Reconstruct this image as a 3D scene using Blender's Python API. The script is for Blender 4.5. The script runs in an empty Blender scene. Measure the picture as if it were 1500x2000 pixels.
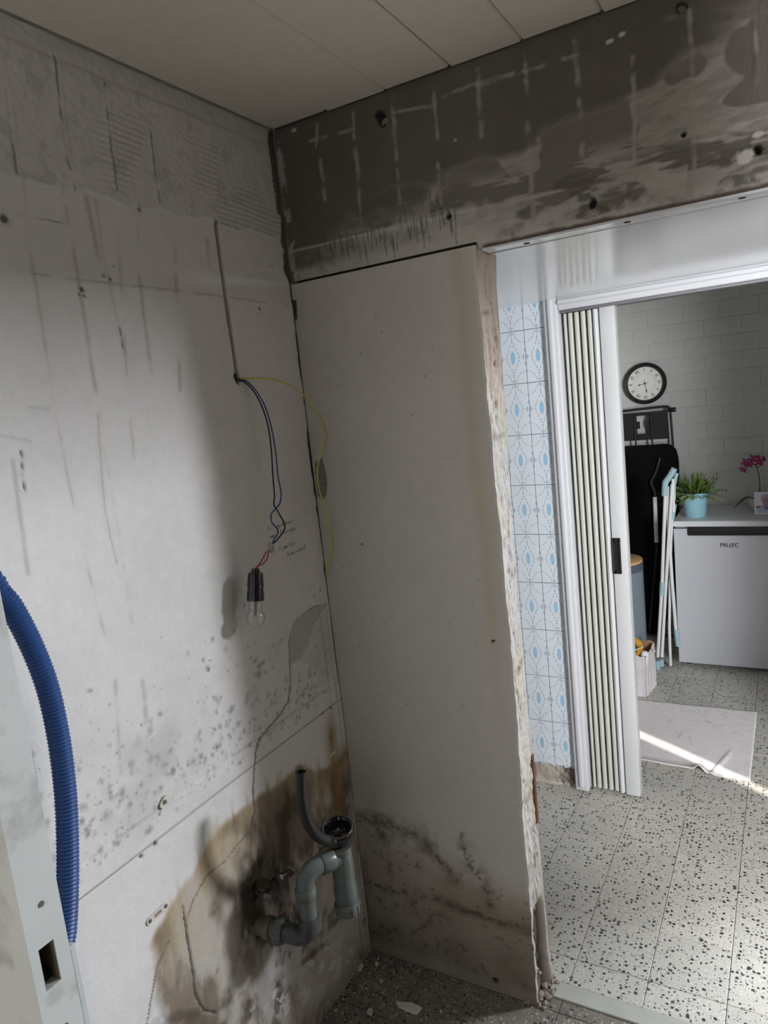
import bpy, bmesh, math, random
import numpy as np
from mathutils import Vector, Matrix, Euler

random.seed(7)
scene = bpy.context.scene
COL = scene.collection

# ------------------------------------------------------------------ camera
CAM = np.array([1.1585, -1.6175, 1.6783])
YAW, PITCH, ROLL, FPX = math.radians(-30.2863), math.radians(8.8318), math.radians(6.1043), 1384.07


def cam_axes():
    f = np.array([math.sin(YAW) * math.cos(PITCH), math.cos(YAW) * math.cos(PITCH), -math.sin(PITCH)])
    r = np.array([math.cos(YAW), -math.sin(YAW), 0.0])
    d = np.cross(f, r)
    r2 = math.cos(ROLL) * r + math.sin(ROLL) * d
    d2 = -math.sin(ROLL) * r + math.cos(ROLL) * d
    return r2, d2, f


RX, DX, FX = cam_axes()
cam_data = bpy.data.cameras.new('camera')
cam_data.sensor_fit = 'VERTICAL'
cam_data.sensor_height = 36.0
cam_data.sensor_width = 27.0
cam_data.lens = FPX * 36.0 / 2000.0
cam_data.clip_start = 0.02
cam = bpy.data.objects.new('camera', cam_data)
m = Matrix.Identity(4)
for i in range(3):
    m[i][0], m[i][1], m[i][2], m[i][3] = RX[i], -DX[i], -FX[i], CAM[i]
cam.matrix_world = m
COL.objects.link(cam)
scene.camera = cam

# ------------------------------------------------------------------ world, sun, daylight and added area lamps
world = bpy.data.worlds.new('world')
scene.world = world
world.use_nodes = True
bg = world.node_tree.nodes['Background']
sky = world.node_tree.nodes.new('ShaderNodeTexSky')
sky.sky_type = 'HOSEK_WILKIE'
sky.sun_direction = (0.80, -0.49, 0.47)
world.node_tree.links.new(sky.outputs[0], bg.inputs[0])
bg.inputs[1].default_value = 0.6


def light(name, kind, loc, direction, power, color, size=None, spread=None):
    d = bpy.data.lights.new(name, kind)
    d.energy = power
    d.color = color
    if kind == 'AREA':
        d.shape = 'RECTANGLE'
        d.size, d.size_y = size
        if spread:
            d.spread = math.radians(spread)
    o = bpy.data.objects.new(name, d)
    o.location = loc
    o.rotation_euler = Vector(direction).to_track_quat('-Z', 'Y').to_euler()
    COL.objects.link(o)
    return o


sun = light('sun', 'SUN', (6, -3, 4), (-0.85, 0.52, -0.50), 9.0, (1.0, 0.95, 0.88))
sun.data.angle = math.radians(0.6)
# area lamps: daylight inferred from the east, and an added one from the south
light('window_daylight_north', 'AREA', (3.34, 2.15, 2.19), (-1.0, -0.62, -0.45), 190, (0.88, 0.925, 1.0), (1.0, 0.42), 140)
light('window_daylight_south', 'AREA', (2.70, -1.54, 1.35), (-0.40, 1.0, -0.08), 190, (0.95, 0.97, 1.0), (1.1, 1.7), 150)
# added fill lamp behind the camera, lifts the bathroom's shadows
light('doorway_daylight', 'AREA', (0.75, -2.52, 1.3), (0.0, 1.0, 0.02), 8.0, (1.0, 0.96, 0.90), (0.7, 1.6), 170)

scene.view_settings.view_transform = 'Standard'
scene.view_settings.look = 'None'
scene.view_settings.gamma = 1.0
scene.view_settings.use_curve_mapping = False
scene.view_settings.exposure = 0.12
scene.cycles.caustics_reflective = False
scene.cycles.caustics_refractive = False
scene.cycles.max_bounces = 7

# ------------------------------------------------------------------ helpers: points on known planes of the room


def hit(u, v, axis, val):
    d = RX * ((u - 750.0) / FPX) + DX * ((v - 1000.0) / FPX) + FX
    t = (val - CAM[axis]) / d[axis]
    return CAM + t * d


def LW(*pts):          # points of the left wall (x = 0) as (y, z)
    return [tuple(hit(u, v, 0, 0.0)[1:]) for u, v in pts]


def BW(*pts):          # points of the back partition (y = 0) as (x, z)
    return [(hit(u, v, 1, 0.0)[0], hit(u, v, 1, 0.0)[2]) for u, v in pts]


def FL(u, v):
    return hit(u, v, 2, 0.0)


# ------------------------------------------------------------------ helpers: meshes and objects


def empty(name, loc, label, cat, group=None):
    o = bpy.data.objects.new(name, None)
    o.empty_display_size = 0.05
    o.location = loc
    COL.objects.link(o)
    tag(o, label, cat, group)
    return o


def tag(o, label=None, cat=None, group=None, kind=None):
    if label:
        o['label'] = label
    if cat:
        o['category'] = cat
    if group:
        o['group'] = group
    if kind:
        o['kind'] = kind
    return o


def world_of(o):
    p = Vector((0, 0, 0))
    while o is not None:
        p = p + o.location
        o = o.parent
    return p


def link(name, me, mat, parent=None, recenter=True):
    """Mesh given in world coordinates becomes an object with its origin at its base."""
    if mat is not None and not me.materials:
        me.materials.append(mat)
    o = bpy.data.objects.new(name, me)
    n = len(me.vertices)
    base = Vector((0, 0, 0))
    if recenter and n:
        co = np.empty(n * 3, np.float32)
        me.vertices.foreach_get('co', co)
        co = co.reshape(-1, 3)
        lo, hi = co.min(0), co.max(0)
        base = Vector((float((lo[0] + hi[0]) / 2), float((lo[1] + hi[1]) / 2), float(lo[2])))
        co -= np.array(base, np.float32)
        me.vertices.foreach_set('co', co.ravel())
        me.update()
    if parent is not None:
        o.parent = parent
        o.location = base - world_of(parent)
    else:
        o.location = base
    COL.objects.link(o)
    return o


class MB:
    """collects shapes for ONE mesh"""

    def __init__(s):
        s.v, s.f, s.sm = [], [], []

    def add(s, v, f, smooth=False, M=None):
        n = len(s.v)
        if M is not None:
            v = [tuple(M @ Vector(p)) for p in v]
        s.v += [tuple(p) for p in v]
        s.f += [tuple(i + n for i in q) for q in f]
        s.sm += [smooth] * len(f)
        return s

    def box(s, lo, hi, bevel=0.0, M=None, segs=1):
        x0, y0, z0 = lo
        x1, y1, z1 = hi
        if bevel <= 0:
            v = [(x0, y0, z0), (x1, y0, z0), (x1, y1, z0), (x0, y1, z0), (x0, y0, z1), (x1, y0, z1), (x1, y1, z1), (x0, y1, z1)]
            f = [(0, 3, 2, 1), (4, 5, 6, 7), (0, 1, 5, 4), (1, 2, 6, 5), (2, 3, 7, 6), (3, 0, 4, 7)]
            return s.add(v, f, False, M)
        bm = bmesh.new()
        bmesh.ops.create_cube(bm, size=1.0)
        for q in bm.verts:
            q.co = Vector(((x0 + x1) / 2 + q.co.x * (x1 - x0), (y0 + y1) / 2 + q.co.y * (y1 - y0), (z0 + z1) / 2 + q.co.z * (z1 - z0)))
        bmesh.ops.bevel(bm, geom=bm.edges[:], offset=bevel, segments=segs, affect='EDGES', profile=0.5)
        bm.verts.index_update()
        v = [tuple(q.co) for q in bm.verts]
        f = [tuple(q.index for q in p.verts) for p in bm.faces]
        bm.free()
        return s.add(v, f, segs > 1, M)

    def tube(s, pts, r, n=12, caps=True, M=None):
        P = [Vector(p) for p in pts]
        R = r if hasattr(r, '__len__') else [r] * len(P)
        t0 = (P[1] - P[0]).normalized()
        a = t0.orthogonal().normalized()
        v, f = [], []
        for i, p in enumerate(P):
            t = (P[min(i + 1, len(P) - 1)] - P[max(i - 1, 0)]).normalized()
            a = (a - t * a.dot(t)).normalized()
            b = t.cross(a)
            for k in range(n):
                w = 2 * math.pi * k / n
                v.append(tuple(p + (a * math.cos(w) + b * math.sin(w)) * R[i]))
        for i in range(len(P) - 1):
            for k in range(n):
                f.append((i * n + k, i * n + (k + 1) % n, (i + 1) * n + (k + 1) % n, (i + 1) * n + k))
        s.add(v, f, True, M)
        if caps:
            q = len(s.v) - len(v)
            s.f.append(tuple(q + k for k in reversed(range(n))))
            s.f.append(tuple(q + (len(P) - 1) * n + k for k in range(n)))
            s.sm += [False, False]
        return s

    def lathe(s, prof, n=32, M=None, smooth=True):
        """prof = (radius, height) pairs, turned round the local Z axis"""
        v, f = [], []
        for r, z in prof:
            for k in range(n):
                w = 2 * math.pi * k / n
                v.append((r * math.cos(w), r * math.sin(w), z))
        for i in range(len(prof) - 1):
            for k in range(n):
                f.append((i * n + k, i * n + (k + 1) % n, (i + 1) * n + (k + 1) % n, (i + 1) * n + k))
        if prof[0][0] > 1e-6:
            f.append(tuple(reversed(range(n))))
        if prof[-1][0] > 1e-6:
            f.append(tuple((len(prof) - 1) * n + k for k in range(n)))
        return s.add(v, f, smooth, M)

    def prism(s, poly, h0, h1, M=None):
        """polygon (x, y) extruded from height h0 to h1"""
        n = len(poly)
        v = [(x, y, h0) for x, y in poly] + [(x, y, h1) for x, y in poly]
        f = [tuple(reversed(range(n))), tuple(range(n, 2 * n))]
        f += [(k, (k + 1) % n, n + (k + 1) % n, n + k) for k in range(n)]
        return s.add(v, f, False, M)

    def mesh(s, name):
        me = bpy.data.meshes.new(name)
        me.from_pydata(s.v, [], s.f)
        if any(s.sm):
            me.polygons.foreach_set('use_smooth', s.sm)
            try:
                me.set_sharp_from_angle(angle=math.radians(40))
            except Exception:
                pass
        me.update()
        return me

    def build(s, name, mat, parent=None):
        return link(name, s.mesh(name), mat, parent)


def frame(origin, zdir, xhint=(1, 0, 0)):
    z = Vector(zdir).normalized()
    x = Vector(xhint)
    x = (x - z * x.dot(z))
    if x.length < 1e-4:
        x = z.orthogonal()
    x.normalize()
    y = z.cross(x)
    M = Matrix.Identity(4)
    for i in range(3):
        M[i][0], M[i][1], M[i][2], M[i][3] = x[i], y[i], z[i], origin[i]
    return M


def spline(pts, per=8):
    """Catmull-Rom through the points"""
    P = [Vector(p) for p in pts]
    P = [P[0] * 2 - P[1]] + P + [P[-1] * 2 - P[-2]]
    out = []
    for i in range(1, len(P) - 2):
        for k in range(per):
            t = k / per
            a, b, c, d = P[i - 1], P[i], P[i + 1], P[i + 2]
            out.append(0.5 * ((2 * b) + (c - a) * t + (2 * a - 5 * b + 4 * c - d) * t * t + (3 * b - a - 3 * c + d) * t ** 3))
    out.append(P[-2])
    return out


# ------------------------------------------------------------------ helpers: numpy noise for stains and relief
_rng = np.random.RandomState(11)
LAT = _rng.rand(512, 512)


LATF = LAT.astype(np.float32).ravel()


def vnoise(a, b, s, seed=0):
    x = (np.asarray(a) * s + (seed * 17.31 + 4096.0)).astype(np.float32)
    y = (np.asarray(b) * s + (seed * 9.77 + 4096.0)).astype(np.float32)
    xi, yi = x.astype(np.int32), y.astype(np.int32)
    fx, fy = x - xi, y - yi
    fx *= fx * (3 - 2 * fx)
    fy *= fy * (3 - 2 * fy)
    x0, x1 = (xi & 511) << 9, ((xi + 1) & 511) << 9
    y0, y1 = yi & 511, (yi + 1) & 511
    p, q = LATF.take(x0 + y0), LATF.take(x0 + y1)
    p += (LATF.take(x1 + y0) - p) * fx
    q += (LATF.take(x1 + y1) - q) * fx
    p += (q - p) * fy
    return p


def fbm(a, b, s, o=4, seed=0):
    r, w, t = 0, 1.0, 0
    for k in range(o):
        r = r + w * vnoise(a, b, s * 2 ** k, seed + 3 * k)
        t += w
        w *= 0.55
    return r / t


def sstep(e0, e1, x):
    t = np.clip((x - e0) / (e1 - e0), 0, 1)
    return t * t * (3 - 2 * t)


def pdist(a, b, pts):
    """distance of every grid point to a polyline"""
    q = np.array(pts)
    pad = 0.03
    near = (a > q[:, 0].min() - pad) & (a < q[:, 0].max() + pad) & (b > q[:, 1].min() - pad) & (b < q[:, 1].max() + pad)
    out = np.full(a.shape, 9.0)
    full, a, b = near, a[near], b[near]
    d = np.full(a.shape, 9.0)
    for (x0, y0), (x1, y1) in zip(pts[:-1], pts[1:]):
        dx, dy = x1 - x0, y1 - y0
        l2 = dx * dx + dy * dy + 1e-12
        t = np.clip(((a - x0) * dx + (b - y0) * dy) / l2, 0, 1)
        d = np.minimum(d, np.hypot(a - x0 - t * dx, b - y0 - t * dy))
    out[full] = d
    return out


def inpoly(a, b, poly):
    r = np.zeros(a.shape, bool)
    n = len(poly)
    for i in range(n):
        x0, y0 = poly[i]
        x1, y1 = poly[(i + 1) % n]
        c = ((y0 > b) != (y1 > b)) & (a < (x1 - x0) * (b - y0) / (y1 - y0 + 1e-12) + x0)
        r ^= c
    return r


def mixc(col, c, m):
    m = np.clip(m, 0, 1)
    if col.ndim == 3 and m.shape == col.shape[:2]:
        w = m > 0
        k = m[w][:, None]
        col = col.copy()
        col[w] = col[w] * (1 - k) + np.array(c) * k
        return col
    m = m[..., None]
    return col * (1 - m) + np.array(c) * m


def wiggle(pts, amp, per=6, seed=1):
    rnd = random.Random(seed)
    out = []
    for (x0, y0), (x1, y1) in zip(pts[:-1], pts[1:]):
        for k in range(per):
            t = k / per
            out.append((x0 + (x1 - x0) * t + rnd.uniform(-amp, amp), y0 + (y1 - y0) * t + rnd.uniform(-amp, amp)))
    out.append(pts[-1])
    return out


def grid_mesh(name, P, C, extra=None, flip=False):
    """P (n, m, 3) world points, C (n, m, 3) surface colour stored as the attribute Col; extra = MB with backing"""
    n, mm = P.shape[:2]
    idx = np.arange(n * mm).reshape(n, mm)
    q = np.stack([idx[:-1, :-1], idx[1:, :-1], idx[1:, 1:], idx[:-1, 1:]], -1).reshape(-1, 4)
    if flip:
        q = q[:, ::-1]
    co = P.reshape(-1, 3)
    cl = np.concatenate([C.reshape(-1, 3), np.ones((n * mm, 1))], 1)
    faces = q
    loops = q.ravel()
    starts = np.arange(len(q)) * 4
    tot = np.full(len(q), 4)
    if extra:
        ev = np.array(extra.v)
        off = len(co)
        co = np.concatenate([co, ev])
        mean = np.clip(C.reshape(-1, 3).mean(0), 0, 1)
        cl = np.concatenate([cl, np.tile(np.append(mean, 1.0), (len(ev), 1))])
        el = [i + off for f in extra.f for i in f]
        et = [len(f) for f in extra.f]
        starts = np.concatenate([starts, len(loops) + np.concatenate([[0], np.cumsum(et)[:-1]])])
        tot = np.concatenate([tot, et])
        loops = np.concatenate([loops, el])
    me = bpy.data.meshes.new(name)
    me.vertices.add(len(co))
    me.vertices.foreach_set('co', co.astype(np.float32).ravel())
    me.loops.add(len(loops))
    me.loops.foreach_set('vertex_index', loops.astype(np.int32))
    me.polygons.add(len(starts))
    me.polygons.foreach_set('loop_start', starts.astype(np.int32))
    sm = np.zeros(len(starts), bool)
    sm[:len(q)] = True
    me.polygons.foreach_set('use_smooth', sm)
    me.update(calc_edges=True)
    me.validate()
    at = me.color_attributes.new('Col', 'FLOAT_COLOR', 'POINT')
    at.data.foreach_set('color', np.clip(cl, 0, 1).astype(np.float32).ravel())
    return me


# ------------------------------------------------------------------ helpers: materials


class X:
    """arithmetic on node sockets"""

    def __init__(s, nt, k):
        s.nt, s.k = nt, k

    def op(s, o, *r, clamp=False):
        n = s.nt.nodes.new('ShaderNodeMath')
        n.operation = o
        n.use_clamp = clamp
        for i, q in enumerate((s,) + r):
            if isinstance(q, X):
                s.nt.links.new(q.k, n.inputs[i])
            else:
                n.inputs[i].default_value = q
        return X(s.nt, n.outputs[0])

    def __add__(s, o): return s.op('ADD', o)
    __radd__ = __add__
    def __mul__(s, o): return s.op('MULTIPLY', o)
    __rmul__ = __mul__
    def __sub__(s, o): return s.op('SUBTRACT', o)
    def __truediv__(s, o): return s.op('DIVIDE', o)
    def abs(s): return s.op('ABSOLUTE')
    def sq(s): return s.op('MULTIPLY', s)
    def sqrt(s): return s.op('SQRT')
    def min(s, o): return s.op('MINIMUM', o)
    def max(s, o): return s.op('MAXIMUM', o)
    def lt(s, o): return s.op('LESS_THAN', o)
    def gt(s, o): return s.op('GREATER_THAN', o)
    def sin(s): return s.op('SINE')
    def inv(s): return (s * -1.0) + 1.0


def lin(r, g, b):
    f = lambda c: (c / 255 / 12.92) if c / 255 <= 0.04045 else ((c / 255 + 0.055) / 1.055) ** 2.4
    return (f(r), f(g), f(b))


def c4(c):
    return (c[0], c[1], c[2], 1.0)


def new_mat(name):
    m = bpy.data.materials.new(name)
    m.use_nodes = True
    return m, m.node_tree, m.node_tree.nodes['Principled BSDF']


def mixrgb(nt, fac, a, b, mode='MIX'):
    n = nt.nodes.new('ShaderNodeMix')
    n.data_type = 'RGBA'
    n.blend_type = mode
    for s, q in ((n.inputs[0], fac), (n.inputs[6], a), (n.inputs[7], b)):
        if isinstance(q, X):
            nt.links.new(q.k, s)
        elif hasattr(q, 'links'):
            nt.links.new(q, s)
        else:
            s.default_value = q if isinstance(q, (int, float)) else c4(q)
    return n.outputs[2]


def coords(nt, kind='Object', scale=None, distort=0.0):
    n = nt.nodes.new('ShaderNodeTexCoord') if kind != 'Position' else nt.nodes.new('ShaderNodeNewGeometry')
    k = n.outputs[kind]
    if scale:
        mp = nt.nodes.new('ShaderNodeMapping')
        mp.inputs['Scale'].default_value = scale
        nt.links.new(k, mp.inputs[0])
        k = mp.outputs[0]
    return k


def noise(nt, vec, scale, detail=2.0, rough=0.55):
    n = nt.nodes.new('ShaderNodeTexNoise')
    n.inputs['Scale'].default_value = scale
    n.inputs['Detail'].default_value = detail
    n.inputs['Roughness'].default_value = rough
    nt.links.new(vec, n.inputs['Vector'])
    return X(nt, n.outputs[0])


def bump(nt, bs, h, strength=0.3, dist=0.002):
    n = nt.nodes.new('ShaderNodeBump')
    n.inputs['Strength'].default_value = strength
    n.inputs['Distance'].default_value = dist
    nt.links.new(h.k, n.inputs['Height'])
    nt.links.new(n.outputs[0], bs.inputs['Normal'])


def mat(name, col, rough=0.5, metal=0.0, var=0.06, vscale=25.0, bmp=0.0, bscale=200.0, coat=0.0, spec=0.5, stretch=None, dirt=None, dscale=8.0, damt=0.0):
    m, nt, bs = new_mat(name)
    v = coords(nt, 'Object', stretch)
    n = noise(nt, v, vscale)
    lo = tuple(max(0, c * (1 - var * 2)) for c in col)
    hi = tuple(min(1, c * (1 + var * 2)) for c in col)
    out = mixrgb(nt, n, lo, hi)
    if dirt:
        d = ((noise(nt, v, dscale, 5.0) - (0.62 - damt * 0.2)) * 6.0).op('MAXIMUM', 0.0, clamp=True)
        out = mixrgb(nt, d * damt, out, dirt)
    nt.links.new(out, bs.inputs['Base Color'])
    bs.inputs['Roughness'].default_value = rough
    bs.inputs['Metallic'].default_value = metal
    bs.inputs['Coat Weight'].default_value = coat
    bs.inputs['Specular IOR Level'].default_value = spec
    if bmp:
        bump(nt, bs, noise(nt, v, bscale), bmp, 0.002)
    return m


def mat_painted_surface(name, rough=0.85, bmp=0.25, bscale=260.0):
    """plaster and concrete whose stains come from the surface attribute Col"""
    m, nt, bs = new_mat(name)
    a = nt.nodes.new('ShaderNodeAttribute')
    a.attribute_name = 'Col'
    v = coords(nt, 'Position')
    n = noise(nt, v, 420.0, 2.0, 0.7) * 0.30 + 0.85
    n2 = noise(nt, v, 35.0, 3.0, 0.6) * 0.16 + 0.92
    g = n * n2
    cb = nt.nodes.new('ShaderNodeCombineColor')
    for i in range(3):
        nt.links.new(g.k, cb.inputs[i])
    out = mixrgb(nt, 1.0, a.outputs['Color'], cb.outputs[0], 'MULTIPLY')
    nt.links.new(out, bs.inputs['Base Color'])
    bs.inputs['Roughness'].default_value = rough
    bs.inputs['Specular IOR Level'].default_value = 0.25
    bump(nt, bs, noise(nt, v, bscale, 2.0) + noise(nt, v, 60.0, 1.0) * 1.2, bmp, 0.003)
    return m


def mat_terrazzo(name, base, grime=0.0, rough=0.42):
    m, nt, bs = new_mat(name)
    pos = coords(nt, 'Position')
    oi = nt.nodes.new('ShaderNodeObjectInfo')
    add = nt.nodes.new('ShaderNodeVectorMath')
    add.operation = 'ADD'
    cx = nt.nodes.new('ShaderNodeCombineXYZ')
    rr = X(nt, oi.outputs['Random'])
    nt.links.new((rr * 31.0).k, cx.inputs[0])
    nt.links.new((rr * 57.0).k, cx.inputs[1])
    nt.links.new(pos, add.inputs[0])
    nt.links.new(cx.outputs[0], add.inputs[1])
    vec = add.outputs[0]
    # bend the cells so that the chips are angular slivers
    wn = nt.nodes.new('ShaderNodeTexNoise')
    wn.inputs['Scale'].default_value = 90.0
    wn.inputs['Detail'].default_value = 2.0
    nt.links.new(vec, wn.inputs['Vector'])
    sc = nt.nodes.new('ShaderNodeVectorMath')
    sc.operation = 'MULTIPLY_ADD'
    nt.links.new(wn.outputs[1], sc.inputs[0])
    sc.inputs[1].default_value = (0.010, 0.010, 0.0)
    nt.links.new(vec, sc.inputs[2])

    def chips(scale, size):
        vo = nt.nodes.new('ShaderNodeTexVoronoi')
        vo.voronoi_dimensions = '2D'
        vo.inputs['Scale'].default_value = scale
        nt.links.new(sc.outputs[0], vo.inputs['Vector'])
        sp = nt.nodes.new('ShaderNodeSeparateColor')
        nt.links.new(vo.outputs['Color'], sp.inputs[0])
        r1, r2 = X(nt, sp.outputs[0]), X(nt, sp.outputs[1])
        return X(nt, vo.outputs['Distance']).lt(r1 * r1 * size), r2
    big, rb = chips(76.0, 0.42)
    mid, rm = chips(140.0, 0.36)
    pale, rp = chips(95.0, 0.42)
    cloud = noise(nt, vec, 9.0, 2.0)
    tone = rr * 0.12 + 0.93
    col = mixrgb(nt, cloud, tuple(c * 0.90 for c in base), tuple(min(1, c * 1.06) for c in base))
    col = mixrgb(nt, pale * 0.5, col, (0.72, 0.70, 0.66))
    col = mixrgb(nt, mid * rm.gt(0.35) * 0.85, col, (0.10, 0.095, 0.085))
    col = mixrgb(nt, big * (rb.gt(0.22) * 0.95), col, (0.028, 0.027, 0.026))
    if grime:
        g = ((noise(nt, pos, 14.0, 6.0, 0.65) - 0.38) * 3.0).op('MAXIMUM', 0.0, clamp=True)
        col = mixrgb(nt, g * grime, col, (0.13, 0.115, 0.095))
    cc = nt.nodes.new('ShaderNodeCombineColor')
    for i in range(3):
        nt.links.new(tone.k, cc.inputs[i])
    col = mixrgb(nt, 1.0, col, cc.outputs[0], 'MULTIPLY')
    nt.links.new(col, bs.inputs['Base Color'])
    bs.inputs['Roughness'].default_value = rough
    return m


def mat_wall_tile(name):
    """glazed 10 x 20 cm tile with a printed blue medallion (object coordinates in metres, centre at 0)"""
    m, nt, bs = new_mat(name)
    tc = coords(nt, 'Object')
    sp = nt.nodes.new('ShaderNodeSeparateXYZ')
    nt.links.new(tc, sp.inputs[0])
    u = X(nt, sp.outputs[0]) * 1000.0
    v = X(nt, sp.outputs[2]) * 1000.0
    au, av = u.abs(), v.abs()
    wob = noise(nt, tc, 170.0, 2.0) - 0.5

    def ring(cx_, cz_, a, b, w, fill=False):
        d = (((au - cx_) / a).sq() + ((av - cz_) / b).sq()).sqrt()
        if fill:
            return d.lt(1.0)
        return ((d - 1.0).abs() * min(a, b)).lt(w)
    oval = ring(0, 0, 7.6, 22.5, 1, True)
    core = ring(0, 0, 4.2, 16.0, 1, True)
    rim = ring(0, 0, 9.2, 25.5, 0.6)
    # scalloped lozenge round the oval
    loz = (au / 27.0 + av / 62.0) + (av * 0.34).sin() * 0.07 + wob * 0.05
    lozl = ((loz - 1.0).abs() * 24.0).lt(1.25) * (av * 0.55 + au * 0.3).sin().gt(-0.75)
    tip = au.lt(1.0) * ((av - 71.0).abs()).lt(8.0) + au.lt(2.6) * ((av - 66.0).abs()).lt(2.4)
    arc = (((au - 52.0) / 44.0).sq() + ((av - 104.0) / 50.0).sq()).sqrt()
    arcl = ((arc - 1.0).abs() * 40.0 + wob * 3.0).lt(0.75) * (av * 0.33 + au * 0.45).sin().gt(-0.55)
    knob = ring(0, 90, 2.6, 5.2, 0.9) + (((au - 8.0).sq() + (av - 90.0).sq()).lt(2.2))
    side = ring(43, 0, 2.6, 6.5, 0.8) + (((au - 35.0).sq() + av.sq()).lt(3.0))
    arc2 = (((au - 55.0) / 12.0).sq() + (av / 34.0).sq()).sqrt()
    arc2l = ((arc2 - 1.0).abs() * 12.0).lt(0.7) * (av * 0.3).sin().gt(-0.5)
    ink = (lozl + tip + arcl + knob + side + arc2l + rim * 0.35).op('MINIMUM', 1.0, clamp=True)
    base = mixrgb(nt, noise(nt, coords(nt, 'Position'), 3.0), lin(214, 222, 230), lin(222, 229, 236))
    col = mixrgb(nt, ink * 0.75, base, lin(110, 126, 140))
    col = mixrgb(nt, oval * 0.85, col, lin(128, 178, 214))
    col = mixrgb(nt, core * 0.8, col, lin(160, 202, 230))
    nt.links.new(col, bs.inputs['Base Color'])
    bs.inputs['Roughness'].default_value = 0.22
    return m


def mat_glass(name):
    m, nt, bs = new_mat(name)
    bs.inputs['Base Color'].default_value = (1, 1, 1, 1)
    bs.inputs['Roughness'].default_value = 0.02
    bs.inputs['Transmission Weight'].default_value = 1.0
    n = noise(nt, coords(nt, 'Object'), 40.0)
    nt.links.new((n * 0.03 + 0.01).k, bs.inputs['Roughness'])
    bs.inputs['IOR'].default_value = 1.46
    return m


M_WALL = mat_painted_surface('old_plaster', 0.88, 0.13, 240.0)
M_CONC = mat_painted_surface('bare_concrete', 0.92, 0.5, 200.0)
M_EDGE = mat_painted_surface('broken_gypsum', 0.95, 0.8, 120.0)
M_PLAIN = mat('plain_plaster', (0.60, 0.58, 0.55), 0.9, var=0.05, vscale=6, bmp=0.15, bscale=120)
M_CEIL = mat('ceiling_board', lin(212, 204, 192), 0.8, var=0.035, vscale=30, bmp=0.15, bscale=420)
M_GROUT = mat('floor_grout', lin(140, 136, 128), 0.95, var=0.12, vscale=40)
M_TERR = mat_terrazzo('terrazzo', lin(200, 197, 188))
M_TERRD = mat_terrazzo('dusty_terrazzo', lin(128, 122, 112), 0.8, 0.75)  # darker base takes in the bathroom's shade along with the dust
M_TILE = mat_wall_tile('printed_wall_tile')
M_WGROUT = mat('wall_grout', lin(176, 188, 200), 0.9)
M_GLOSS = mat('glossy_white_panel', lin(236, 238, 241), 0.17, var=0.01, vscale=3)
M_WHITE = mat('white_lacquer', lin(204, 205, 209), 0.45, var=0.01, vscale=4)
M_DOORW = mat('scuffed_white_lacquer', lin(206, 210, 208), 0.45, var=0.03, vscale=12, dirt=lin(120, 112, 98), dscale=14, damt=0.5)
M_PVC = mat('ivory_plastic', lin(190, 191, 182), 0.4, var=0.02, vscale=8)
M_PVCW = mat('white_plastic', lin(198, 199, 200), 0.38, var=0.02, vscale=8)
M_GREYM = mat('grey_metal', lin(150, 150, 155), 0.35, 0.8)
M_BLACKP = mat('black_plastic', lin(22, 21, 22), 0.35, var=0.1)
M_SLOT = mat('dark_gap', lin(30, 28, 26), 0.9)

# ================================================================== THE SETTING
# ------------------------------------------------------------------ left wall: stripped bathroom wall


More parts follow.
